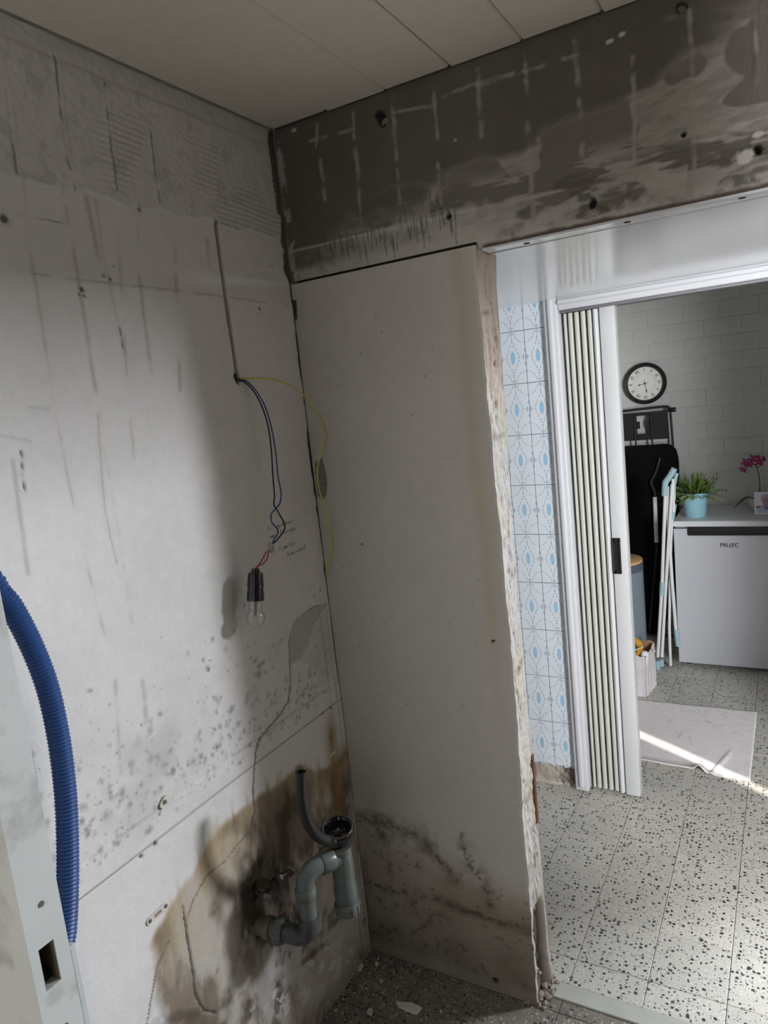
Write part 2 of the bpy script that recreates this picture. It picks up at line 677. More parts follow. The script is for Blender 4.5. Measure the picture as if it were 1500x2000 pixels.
def left_wall():
    y = np.linspace(-1.32, 0.0, 441)
    z = np.linspace(0.0, 2.4, 801)
    A, B = np.meshgrid(y, z, indexing='ij')
    res = 0.003
    h = np.zeros(A.shape)
    n1, n2, n3 = fbm(A, B, 3.5, 4, 1), fbm(A, B, 14, 4, 2), fbm(A, B, 60, 3, 3)
    C = np.ones(A.shape + (3,)) * np.array([0.665, 0.645, 0.625])
    C *= (0.90 + 0.13 * n1 + 0.07 * (n2 - 0.3) + 0.03 * n3)[..., None]
    h += 0.0015 * (n1 - 0.5) + 0.0006 * (n2 - 0.5)
    # rough mortar zone above the old tile line
    edge = 2.128 + 0.010 * (fbm(A, A * 0, 22, 3, 5) - 0.5) * 2
    up = sstep(-0.002, 0.003, B - edge)
    upn = fbm(A, B, 28, 5, 6)
    h += up * (0.0035 + 0.004 * (upn - 0.5) + 0.002 * (fbm(A, B, 110, 2, 8) - 0.5))
    C = mixc(C, (0.53, 0.515, 0.49), up * 0.55)
    C *= (1 - up * 0.14 * (upn > 0.60) * sstep(0.60, 0.72, upn))[..., None]
    comb = up * sstep(0.47, 0.60, fbm(A, B, 9, 2, 9)) * sstep(2.33, 2.26, B) * sstep(-0.62, -0.52, A)
    ph = B * 2 * math.pi / 0.0125 + A * 26 + 3.0 * fbm(A, B, 7, 2, 10)
    h += comb * 0.0016 * np.sin(ph)
    C *= (1 - 0.10 * comb * (np.sin(ph) < -0.3))[..., None]
    # brighter wiped strip under the ceiling
    top = sstep(2.352, 2.362, B + 0.012 * (fbm(A, A * 0, 18, 3, 12) - 0.5))
    C = mixc(C, (0.58, 0.565, 0.54), top * 0.6)
    h -= top * 0.003
    # old tile joints, traces of grout and dribbles
    joints = [[(10, 175), (25, 300), (30, 340)], [(105, 100), (118, 230), (130, 310), (146, 372)], [(203, 160), (213, 260), (229, 380)], [(293, 250), (300, 330), (311, 398)]]
    for k, p in enumerate(joints):
        d = pdist(A, B, wiggle(LW(*p), 0.0012, 8, k))
        br = sstep(0.38, 0.50, vnoise(A * 0 + k, B, 45, 20 + k))
        mk = np.clip(1.4 - d / 0.0022, 0, 1) * br
        C = mixc(C, (0.20, 0.19, 0.175), mk * 0.75)
        h -= mk * 0.003
        mk2 = np.clip(1 - np.abs(d - 0.006) / 0.004, 0, 1)
        h += mk2 * up * 0.0012
    drips = [[(45, 345), (64, 520), (110, 820), (160, 1060), (205, 1240)], [(122, 365), (150, 530), (190, 780), (235, 1060), (258, 1215)],
             [(168, 385), (197, 525)], [(187, 388), (202, 500), (245, 700)], [(270, 400), (272, 545), (300, 760)], [(340, 430), (345, 560), (352, 760)],
             [(190, 800), (205, 1000), (228, 1100)], [(225, 1330), (240, 1560)], [(278, 1330), (286, 1400)], [(330, 1430), (350, 1500)], [(25, 900), (55, 1120)],
             [(405, 470), (412, 570)], [(230, 470), (250, 760), (262, 900)]]
    for k, p in enumerate(drips):
        d = pdist(A, B, wiggle(LW(*p), 0.0010, 6, 40 + k))
        br = sstep(0.30, 0.62, fbm(A * 0 + k, B, 16, 4, 50 + k))
        wdt = 0.0026 + 0.002 * (k % 3)
        C = mixc(C, (0.36, 0.32, 0.265), np.clip(1.25 - d / wdt, 0, 1) * br * 0.55)
        C = mixc(C, (0.45, 0.42, 0.37), np.clip(1 - d / 0.012, 0, 1) * br * 0.20)
    hl = [[(60, 533), (110, 542), (330, 565), (560, 597)], [(30, 795), (140, 800)], [(0, 850), (60, 862)], [(15, 414), (168, 444)], [(400, 500), (412, 512)], [(490, 515), (540, 522)]]
    for k, p in enumerate(hl):
        d = pdist(A, B, wiggle(LW(*p), 0.0006, 5, 70 + k))
        s = (0.45, 0.25, 0.2, 0.85, 0.6, 0.6)[k]
        w = (0.0028, 0.004, 0.004, 0.0012, 0.0016, 0.0014)[k]
        C = mixc(C, (0.22, 0.20, 0.18), np.clip(1.2 - d / w, 0, 1) * s * sstep(0.2, 0.5, vnoise(A, B, 30, 80 + k)))
    # faint lower tone of the once tiled field (it keeps an old paint)
    band = sstep(1.962, 1.955, B) * 0.05
    C *= (1 + band)[..., None]
    # chased cable slot filled with rough mortar
    slot = LW((422, 434), (430, 500), (441, 580), (453, 660), (464, 732))
    d = pdist(A, B, slot) + 0.0012 * (fbm(A, B, 120, 2, 14) - 0.5)
    mk = sstep(0.0075, 0.0055, d)
    C = mixc(C, (0.27, 0.245, 0.20), mk)
    h -= mk * (0.005 + 0.003 * vnoise(A, B, 200, 15))
    d = pdist(A, B, LW((462, 735), (466, 744)))
    mk = sstep(0.010, 0.007, d)
    C = mixc(C, (0.05, 0.045, 0.04), mk)
    h -= mk * 0.012
    # plug holes
    for u, v, r in [(160, 565, .006), (155, 575, .003), (165, 578, .003), (508, 603, .0055), (497, 607, .002), (505, 612, .0025), (274, 1672, .005), (302, 1648, .0055),
                    (605, 1359, .0045), (630, 1392, .0045), (645, 1382, .0045), (9, 427, .009), (318, 1567, .006), (273, 409, .004), (373, 418, .002), (447, 452, .0025),
                    (203, 538, .003), (216, 545, .003), (222, 520, .002), (540, 1172, .0015), (450, 1250, .0015), (500, 1000, .0015), (410, 1290, .002), (198, 540, .002)]:
        (a, b), = LW((u, v))
        d = np.hypot(A - a, B - b) * (0.8 + 0.5 * vnoise(A, B, 300, 16))
        mk = sstep(r, r * 0.7, d)
        C = mixc(C, (0.06, 0.055, 0.05), mk)
        h -= mk * 0.004
        C = mixc(C, (0.42, 0.38, 0.33), np.clip(1 - d / (r * 2.2), 0, 1) * 0.4)
    # mould specks and blotches above the lower panel
    rnd = random.Random(5)
    for k in range(620):
        a = rnd.uniform(-0.95, -0.03)
        b = 0.86 + abs(rnd.gauss(0, 0.13))
        if b > 1.45:
            continue
        r = rnd.choice([0.0016, 0.002, 0.003, 0.004, 0.0065, 0.009]) * rnd.uniform(0.8, 1.3)
        i0, i1 = np.searchsorted(y, [a - 3 * r, a + 3 * r])
        j0, j1 = np.searchsorted(z, [b - 3 * r, b + 3 * r])
        if i1 <= i0 or j1 <= j0:
            continue
        aa, bb = A[i0:i1, j0:j1], B[i0:i1, j0:j1]
        d = np.hypot(aa - a, bb - b) * (0.65 + 0.8 * vnoise(aa, bb, 260, 17))
        C[i0:i1, j0:j1] = mixc(C[i0:i1, j0:j1], (0.13, 0.12, 0.105), np.clip(1.2 - d / r, 0, 1) * rnd.uniform(0.25, 0.85) * (0.75 if r > 0.005 else 1.0))
    haze = sstep(0.45, 0.75, fbm(A, B, 10, 5, 18)) * np.exp(-((B - 0.98) / 0.13) ** 2) * sstep(-1.0, -0.75, A)
    C = mixc(C, (0.40, 0.375, 0.34), haze * 0.40)
    # line of the lower panel and the seam above it
    d = np.abs(B - 0.832 - 0.004 * A)
    C = mixc(C, (0.12, 0.11, 0.10), np.clip(1.3 - d / 0.0019, 0, 1) * 0.8)
    h -= np.clip(1.3 - d / 0.002, 0, 1) * 0.002
    d = np.abs(B - 0.888 - 0.004 * (fbm(A, A * 0, 25, 3, 19) - 0.5))
    C = mixc(C, (0.35, 0.32, 0.28), np.clip(1.2 - d / 0.004, 0, 1) * 0.5 * sstep(0.35, 0.55, vnoise(A, B, 24, 21)))
    h += sstep(0.889, 0.884, B) * 0.002
    # grey peeled patch beside the corner
    p1 = LW((637, 1183), (600, 1192), (574, 1212), (566, 1245), (566, 1300), (585, 1290), (604, 1262), (612, 1225))
    wob = 0.006 * (fbm(A, B, 50, 3, 22) - 0.5)
    mk = inpoly(A + wob, B + wob, p1)
    C = mixc(C, (0.42, 0.40, 0.37), mk * 0.75)
    h -= mk * 0.0025
    p2 = LW((640, 1190), (612, 1225), (585, 1292), (604, 1300), (640, 1330))
    C = mixc(C, (0.54, 0.52, 0.49), inpoly(A + wob, B + wob, p2) * 0.5)
    # water stain of the old sink
    edgez = 0.742 + 0.05 * (fbm(A, A * 0, 16, 4, 24) - 0.5) - 0.10 * sstep(-0.50, -0.80, A) - 0.07 * sstep(-0.26, -0.12, A)
    edgey = -0.775 + 0.05 * (fbm(B, B * 0, 12, 4, 25) - 0.5) - 0.05 * sstep(0.35, 0.1, B)
    inside = sstep(0.012, -0.012, B - edgez) * sstep(-0.012, 0.02, A - edgey)
    ochre = np.exp(-np.maximum(edgez - B, 0) / 0.12)
    nb = fbm(A, B * 0.6, 9, 5, 26)
    nf = fbm(A, B * 0.55, 34, 5, 126)
    C = mixc(C, (0.43, 0.375, 0.30), inside * (0.45 + 0.55 * nb))
    C = mixc(C, (0.42, 0.295, 0.135), inside * ochre * np.clip(0.35 + 1.5 * (fbm(A * 1.6, B * 0.45, 14, 5, 27) - 0.35), 0, 0.9))
    # drips that reach above the main edge
    comb_ = sstep(0.50, 0.62, fbm(A, A * 0, 42, 3, 127)) * sstep(0.05, 0.0, B - edgez) * sstep(-0.78, -0.6, A)
    C = mixc(C, (0.40, 0.30, 0.17), comb_ * ochre * 0.55)
    brown = sstep(0.44, 0.68, fbm(A, B * 0.40, 10, 5, 28) + 0.16 * (nf - 0.5))
    C = mixc(C, (0.19, 0.145, 0.105), inside * brown * 0.80)
    for a, b, r, al in [(-0.44, 0.50, .11, .9), (-0.38, 0.44, .08, .8), (-0.44, 0.30, .08, .65), (-0.26, 0.30, .06, .6), (-0.17, 0.50, .06, .7), (-0.30, 0.64, .06, .6), (-0.66, 0.22, .10, .55), (-0.60, 0.10, .12, .6), (-0.10, 0.36, .05, .6), (-0.06, 0.55, .05, .7)]:
        d = np.hypot(A - a, (B - b) * 0.6) * (0.25 + 1.4 * fbm(A, B * 0.6, 22, 5, 29))
        C = mixc(C, (0.080, 0.060, 0.045), np.clip(1.4 - d / r, 0, 1) * al * inside * (0.45 + 0.9 * sstep(0.35, 0.65, nf)))
    C = mixc(C, (0.52, 0.49, 0.45), inside * sstep(0.56, 0.68, fbm(A * 1.0, B * 0.5, 15, 5, 128)) * 0.55 * sstep(0.66, 0.5, B))
    h += inside * 0.0012 * (nf - 0.5)
    # run of dirt down from the drain, dark diagonal edge of the old skirting
    for k, (p, w) in enumerate([([(585, 1860), (640, 1790), (700, 1700)], .012), ([(430, 2000), (520, 1930), (640, 1840), (715, 1790)], .010), ([(300, 2000), (420, 1975), (520, 1900)], .012),
                                ([(640, 1810), (690, 1770)], .02), ([(696, 1560), (704, 1690), (712, 1800)], .012)]):
        d = pdist(A, B, wiggle(LW(*p), 0.005, 5, 90 + k)) * (0.5 + fbm(A, B, 40, 4, 30))
        C = mixc(C, (0.09, 0.065, 0.05), np.clip(1.3 - d / w, 0, 1) * 0.7 * sstep(0.3, 0.6, fbm(A, B, 25, 4, 31)))
    # washed and flaked pale areas low down
    pale = sstep(0.50, 0.58, fbm(A * 1.0, B * 0.7, 13, 5, 33)) * sstep(0.42, 0.25, B) * sstep(-0.62, -0.35, A)
    C = mixc(C, (0.56, 0.545, 0.53), pale * 0.85)
    h += pale * 0.0015
    flake = (fbm(A, B, 26, 4, 34) > 0.64) * sstep(0.30, 0.2, B)
    C = mixc(C, (0.66, 0.65, 0.64), flake * 0.8)
    h += flake * 0.001
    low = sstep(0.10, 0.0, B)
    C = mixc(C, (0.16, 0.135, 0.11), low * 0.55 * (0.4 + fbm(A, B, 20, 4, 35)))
    # rust by the corner strip
    ru = np.exp(-((A + 0.075) / 0.028) ** 2) * sstep(0.86, 0.74, B) * sstep(0.36, 0.55, B) * (0.4 + fbm(A, B * 0.3, 22, 4, 36))
    C = mixc(C, (0.27, 0.175, 0.075), ru * 0.85)
    # corner strip with its two seams
    for off in (-0.052, -0.020):
        d = np.abs(A - off + 0.004 * (fbm(B, B * 0, 9, 3, 37) - 0.5)) + (B > 1.12) * 0.1
        C = mixc(C, (0.16, 0.135, 0.11), np.clip(1.2 - d / 0.0016, 0, 1) * 0.75)
    # long crack
    cracks = [([(638, 1180), (618, 1184), (604, 1192)], .0016), ([(566, 1240), (566, 1290), (568, 1340), (563, 1372), (545, 1400), (505, 1445), (499, 1470), (493, 1545), (497, 1585), (485, 1625), (462, 1652)], .0022),
              ([(462, 1652), (440, 1680), (402, 1712), (378, 1755), (364, 1795)], .0012),
              ([(359, 1792), (366, 1840), (374, 1885), (381, 1945), (398, 1975), (420, 1978)], .0030), ([(354, 1765), (360, 1795)], .0010), ([(328, 1838), (305, 1890), (293, 1955), (284, 2010)], .0012),
              ([(40, 880), (48, 960)], .0008), ([(235, 640), (244, 690)], .0010)]
    for k, (p, w) in enumerate(cracks):
        d = pdist(A, B, wiggle(LW(*p), 0.0016, 7, 110 + k)) * (0.7 + 0.7 * vnoise(A, B, 90, 38))
        mk = np.clip(1.35 - d / w, 0, 1)
        C = mixc(C, (0.035, 0.03, 0.027), mk)
        h -= mk * 0.004
        C = mixc(C, (0.40, 0.35, 0.29), np.clip(1 - d / 0.008, 0, 1) * 0.25)
    # torn open corner joint
    gap = 0.0008 + 0.016 * np.maximum(0, fbm(B, B * 0, 40, 4, 39) - 0.42) + 0.020 * sstep(2.00, 2.06, B) * sstep(0.30, 0.55, fbm(B, B * 0, 13, 4, 41)) + 0.006 * np.exp(-((B - 1.53) / 0.07) ** 2)
    gap = gap * (1 - 0.85 * sstep(1.16, 1.10, B))
    mk = sstep(-0.001, 0.001, A + gap)
    C = mixc(C, (0.03, 0.027, 0.023), mk)
    h -= mk * 0.02
    C = mixc(C, (0.62, 0.60, 0.57), sstep(0.012, 0.0, np.abs(A + gap + 0.008)) * (1 - mk) * 0.35 * (B > 1.2))
    # grime where wall meets ceiling and floor
    P = np.stack([h, A, B], -1)
    ex = MB()
    ex.box((-0.14, -2.72, -0.02), (-0.025, 3.2, 2.5))
    ex.box((-0.03, -2.72, 0.0), (0.0, -1.32, 2.44))
    ex.box((-0.03, 0.031, 0.0), (0.0, 3.2, 2.44))
    ex.box((-0.03, -1.33, 2.40), (-0.006, 0.0, 2.44))
    o = link('wall_left', grid_mesh('wall_left', P, C, ex, flip=True), M_WALL, recenter=False)
    return tag(o, kind='structure', label='stripped bathroom wall with cracks, mould and a brown water stain')


WALL_LEFT = left_wall()

# ------------------------------------------------------------------ partition with its broken end
PT = 0.092          # thickness
ZTOP = 2.012


def partition():
    ev = [(928, 478), (933, 560), (940, 640), (949, 735), (951, 775), (958, 830), (966, 925), (972, 985), (983, 1100), (990, 1190), (997, 1250), (1004, 1330), (1010, 1400), (1016, 1480), (1019, 1560), (1026, 1660), (1034, 1760), (1041, 1850), (1050, 1965)]
    fr = BW(*ev)
    zs = np.array([q[1] for q in fr])[::-1]
    xs = np.array([q[0] for q in fr])[::-1]
    rv = [(969, 482), (970, 560), (976, 640), (985, 770), (991, 850), (998, 990), (1006, 1090), (1012, 1180), (1022, 1280), (1030, 1370), (1038, 1450), (1046, 1560), (1054, 1650), (1063, 1745), (1072, 1850), (1084, 1940)]
    rr = [(hit(u, v, 1, PT)[0], hit(u, v, 1, PT)[2]) for u, v in rv]
    zr = np.array([q[1] for q in rr])[::-1]
    xr = np.array([q[0] for q in rr])[::-1]
    z = np.linspace(0.0, ZTOP, 621)
    W = np.interp(z, zs, xs) + 0.004 * (fbm(z, z * 0, 40, 4, 61) - 0.5) + 0.006 * (fbm(z, z * 0, 9, 3, 62) - 0.5)
    W2 = np.interp(z, zr, xr)
    u = np.linspace(0, 1, 181)
    U, B = np.meshgrid(u, z, indexing='ij')
    A = U * W[None, :]
    n1, n2 = fbm(A, B, 4, 4, 63), fbm(A, B, 22, 4, 64)
    h = 0.002 * (n1 - 0.5) + 0.0006 * (n2 - 0.5)
    C = np.ones(A.shape + (3,)) * np.array([0.56, 0.525, 0.485])
    C *= (0.93 + 0.09 * n1 + 0.05 * (n2 - 0.5))[..., None]
    # yellowed glue band beside the broken end
    dR = W[None, :] - A
    yb = np.exp(-((dR - 0.035 - 0.02 * (fbm(B, B * 0, 3, 3, 65))) / 0.018) ** 2) * sstep(0.7, 1.2, B)
    C = mixc(C, (0.47, 0.40, 0.27), yb * 0.55)
    C = mixc(C, (0.62, 0.61, 0.59), sstep(0.010, 0.002, dR + 0.006 * (fbm(A, B, 60, 3, 66) - 0.5)) * 0.8)
    # specks
    rnd = random.Random(9)
    for k in range(90):
        a, b, r = rnd.uniform(0.02, 0.5), rnd.uniform(0.3, 1.98), rnd.choice([.0012, .0018, .0025])
        d = np.hypot(A - a, (B - b) * rnd.uniform(0.5, 1.2))
        C = mixc(C, (0.17, 0.145, 0.12), np.clip(1.3 - d / r, 0, 1) * rnd.uniform(.3, .8))
    # damp base: brown film, mould tendrils, dark creases
    top = 0.47 + 0.06 * (fbm(A, A * 0, 10, 4, 67) - 0.5) - 0.25 * A
    damp = sstep(0.03, -0.10, B - top)
    C = mixc(C, (0.30, 0.245, 0.185), damp * (0.50 + 0.55 * fbm(A, B, 9, 5, 68)))
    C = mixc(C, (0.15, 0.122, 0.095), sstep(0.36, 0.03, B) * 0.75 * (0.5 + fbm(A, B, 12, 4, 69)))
    tend = [([(700, 1598), (745, 1605), (800, 1628), (840, 1655)], .020), ([(835, 1650), (850, 1672), (872, 1695), (888, 1720)], .011), ([(908, 1658), (920, 1690), (940, 1715), (952, 1740), (958, 1768)], .013),
            ([(700, 1720), (760, 1738), (850, 1755), (930, 1785), (1040, 1825)], .010), ([(838, 1800), (845, 1787), (868, 1790)], .006), ([(838, 1800), (826, 1812), (806, 1820)], .005), ([(712, 1830), (770, 1815)], .012),
            ([(703, 1690), (712, 1800)], .02), ([(880, 1770), (1035, 1815)], .008), ([(740, 1615), (750, 1640)], .01), ([(760, 1690), (764, 1720)], .006), ([(940, 1884), (954, 1900)], .003), ([(900, 1640), (904, 1625)], .003)]
    for k, (p, w) in enumerate(tend):
        d = pdist(A, B, wiggle(BW(*p), 0.004, 6, 140 + k)) * (0.45 + 1.1 * fbm(A, B, 55, 4, 70 + k))
        fine = sstep(0.42, 0.62, fbm(A, B, 95, 3, 90 + k))
        C = mixc(C, (0.17, 0.135, 0.10), np.clip(1.2 - d / (w * 2.6), 0, 1) * 0.5 * sstep(0.25, 0.6, fbm(A, B, 28, 5, 170 + k)))
        C = mixc(C, (0.10, 0.078, 0.058), np.clip(1.25 - d / w, 0, 1) * (0.15 + 0.85 * fine) * 0.75)
    spat = (fbm(A, B, 70, 3, 88) > 0.72) * sstep(0.05, -0.08, B - top)
    C = mixc(C, (0.11, 0.085, 0.065), spat * 0.6)
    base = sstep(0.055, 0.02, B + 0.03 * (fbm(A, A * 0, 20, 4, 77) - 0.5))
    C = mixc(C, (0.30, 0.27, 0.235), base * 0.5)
    # hole low on the right, small chips
    for uu, vv, r in [(968, 1916, .011), (707, 1063, .003), (962, 1253, .004), (985, 977, .003)]:
        (a, b), = BW((uu, vv))
        d = np.hypot(A - a, B - b) * (0.7 + 0.6 * vnoise(A, B, 120, 78))
        mk = sstep(r, r * .75, d)
        C = mixc(C, (0.045, 0.035, 0.03), mk)
        h -= mk * 0.01
    # broken patch at the corner and dark slot near the top
    p = BW((612, 905), (628, 895), (638, 930), (637, 965), (630, 975), (618, 970))
    wob = 0.006 * (fbm(A, B, 60, 3, 79) - 0.5)
    mk = inpoly(A + wob, B + wob, [(max(0.0, a), b) for a, b in p])
    C = mixc(C, (0.25, 0.23, 0.205), mk)
    h -= mk * 0.006
    p = BW((566, 586), (578, 586), (580, 622), (570, 622))
    mk = inpoly(A, B, [(max(-0.01, a), b) for a, b in p])
    C = mixc(C, (0.02, 0.018, 0.015), mk)
    h -= mk * 0.03
    P = np.stack([A, -h, B], -1)
    # broken end face, ruled between the two arrises
    nv = 37
    t = np.linspace(0, 1, nv)
    T, Z = np.meshgrid(t, z, indexing='ij')
    Yb = T * PT
    XE = W[None, :] * (1 - T) + W2[None, :] * T
    rough = fbm(Yb, Z, 38, 5, 81) - 0.5
    env = np.sin(np.pi * T) ** 0.5
    layer = 0.011 * (fbm(Yb * 2.2, Z * 0.35, 30, 3, 82) - 0.5)
    XE = XE + env * (0.012 * rough + layer)
    CE = np.ones(T.shape + (3,)) * np.array([0.68, 0.66, 0.625])
    cream = fbm(Yb * 1.6, Z * 0.5, 18, 4, 83)
    CE = mixc(CE, (0.66, 0.59, 0.49), sstep(0.45, 0.62, cream) * 0.7)
    CE = mixc(CE, (0.62, 0.51, 0.44), sstep(1.55, 1.75, Z) * 0.7)
    fiss = np.abs(fbm(Yb * 1.5, Z * 0.28, 26, 4, 84) - 0.5)
    CE = mixc(CE, (0.22, 0.18, 0.14), np.clip(1 - fiss / 0.022, 0, 1) * env * 0.8)
    XE -= np.clip(1 - fiss / 0.03, 0, 1) * env * 0.005
    for zz, w in [(1.86, .008), (1.565, .02), (1.21, .012), (0.965, .01), (1.31, .006), (0.60, .02), (0.42, .02)]:
        d = np.abs(Z - zz + 0.02 * (fbm(Yb, Z * 0 + zz, 40, 3, 85) - 0.5))
        CE = mixc(CE, (0.27, 0.225, 0.17), np.clip(1.2 - d / w, 0, 1) * 0.6 * sstep(0.4, 0.6, fbm(Yb, Z, 60, 3, 86)))
    # dark rotten hollow at the foot
    hol = sstep(0.30, 0.24, Z) * sstep(0.10, 0.30, T) * sstep(0.95, 0.75, T) * sstep(0.30, 0.45, fbm(Yb, Z * 0.5, 45, 3, 87) + 0.05)
    CE = mixc(CE, (0.07, 0.058, 0.048), hol * 0.9)
    XE -= hol * 0.022
    CE = mixc(CE, (0.40, 0.35, 0.32), sstep(0.55, 0.35, Z) * (1 - hol) * 0.4)
    CE = mixc(CE, (0.30, 0.27, 0.25), sstep(0.06, 0.0, Z) * 0.6)
    XE[0, :] = A[-1, :]
    PE = np.stack([XE, Yb, Z], -1)
    PE[0, :, 1] = P[-1, :, 1]
    P2 = np.concatenate([P, PE[1:]], 0)
    C2 = np.concatenate([C, CE[1:]], 0)
    # close the top and the rear with the ruled strip
    me = grid_mesh('wall_back', P2, C2, None)
    o = link('wall_back', me, M_WALL, recenter=False)
    tag(o, kind='structure', label='bare grey-beige partition with a broken raw end and mouldy foot')
    # core of gypsum block behind the faces
    core = MB()
    for k in range(40):
        z0, z1 = k * ZTOP / 40, (k + 1) * ZTOP / 40
        xe = float(min(np.interp([z0, (z0 + z1) / 2, z1], z, np.minimum(W, W2)))) - 0.03
        core.box((0.012, 0.031, z0), (xe, PT, z1))
    core.build('block_core', M_PLAIN, o)
    # thin layer of the hall-side plaster closing the back of the end
    rear = MB()
    for k in range(60):
        i0, i1 = int(k * 620 / 60), int((k + 1) * 620 / 60)
        rear.box((0.0, PT - 0.004, float(z[i0])), (float(min(W2[i0], W2[i1])) - 0.001, PT + 0.001, float(z[i1])))
    rear.build('hall_side_plaster', M_PLAIN, o)
    # splinter of brown wood and rubble at the foot of the end
    w = MB()
    x0 = float(np.interp(0.64, z, W2))
    w.box((x0 - 0.006, PT - 0.012, 0.50), (x0 + 0.004, PT + 0.002, 0.70), 0.001)
    w.build('wood_strip', mat('brown_wood', lin(112, 72, 48), 0.7, var=0.15, vscale=60, stretch=(1, 1, .1)), o)
    w = MB()
    x1 = float(np.interp(0.15, z, W2))
    w.box((x1 - 0.016, PT - 0.010, 0.03), (x1 - 0.006, PT, 0.21), 0.002)
    w.build('wood_strip', mat('grey_splinter', lin(150, 140, 130), 0.8, var=0.2, vscale=40), o)
    # mortar lump that the partition stood on
    rb = MB()
    rn = random.Random(3)
    for k in range(60):
        cx, cy = rn.uniform(0.50, 0.572), rn.uniform(-0.012, 0.10)
        s = rn.uniform(0.004, 0.013)
        bm = bmesh.new()
        bmesh.ops.create_icosphere(bm, subdivisions=1, radius=s)
        for q in bm.verts:
            q.co = q.co * rn.uniform(0.55, 1.2)
            q.co.z *= 0.8
        rb.add([(q.co.x + cx, q.co.y + cy, max(0.0, q.co.z + s * 0.4)) for q in bm.verts], [tuple(q.index for q in f.verts) for f in bm.faces])
        bm.free()
    rb = rb.build('mortar_lump', mat('crumbled_mortar', lin(150, 140, 130), 0.95, var=0.2, vscale=60, bmp=.6, bscale=150), o)
    return o


WALL_BACK = partition()

# ------------------------------------------------------------------ concrete beam over partition and opening


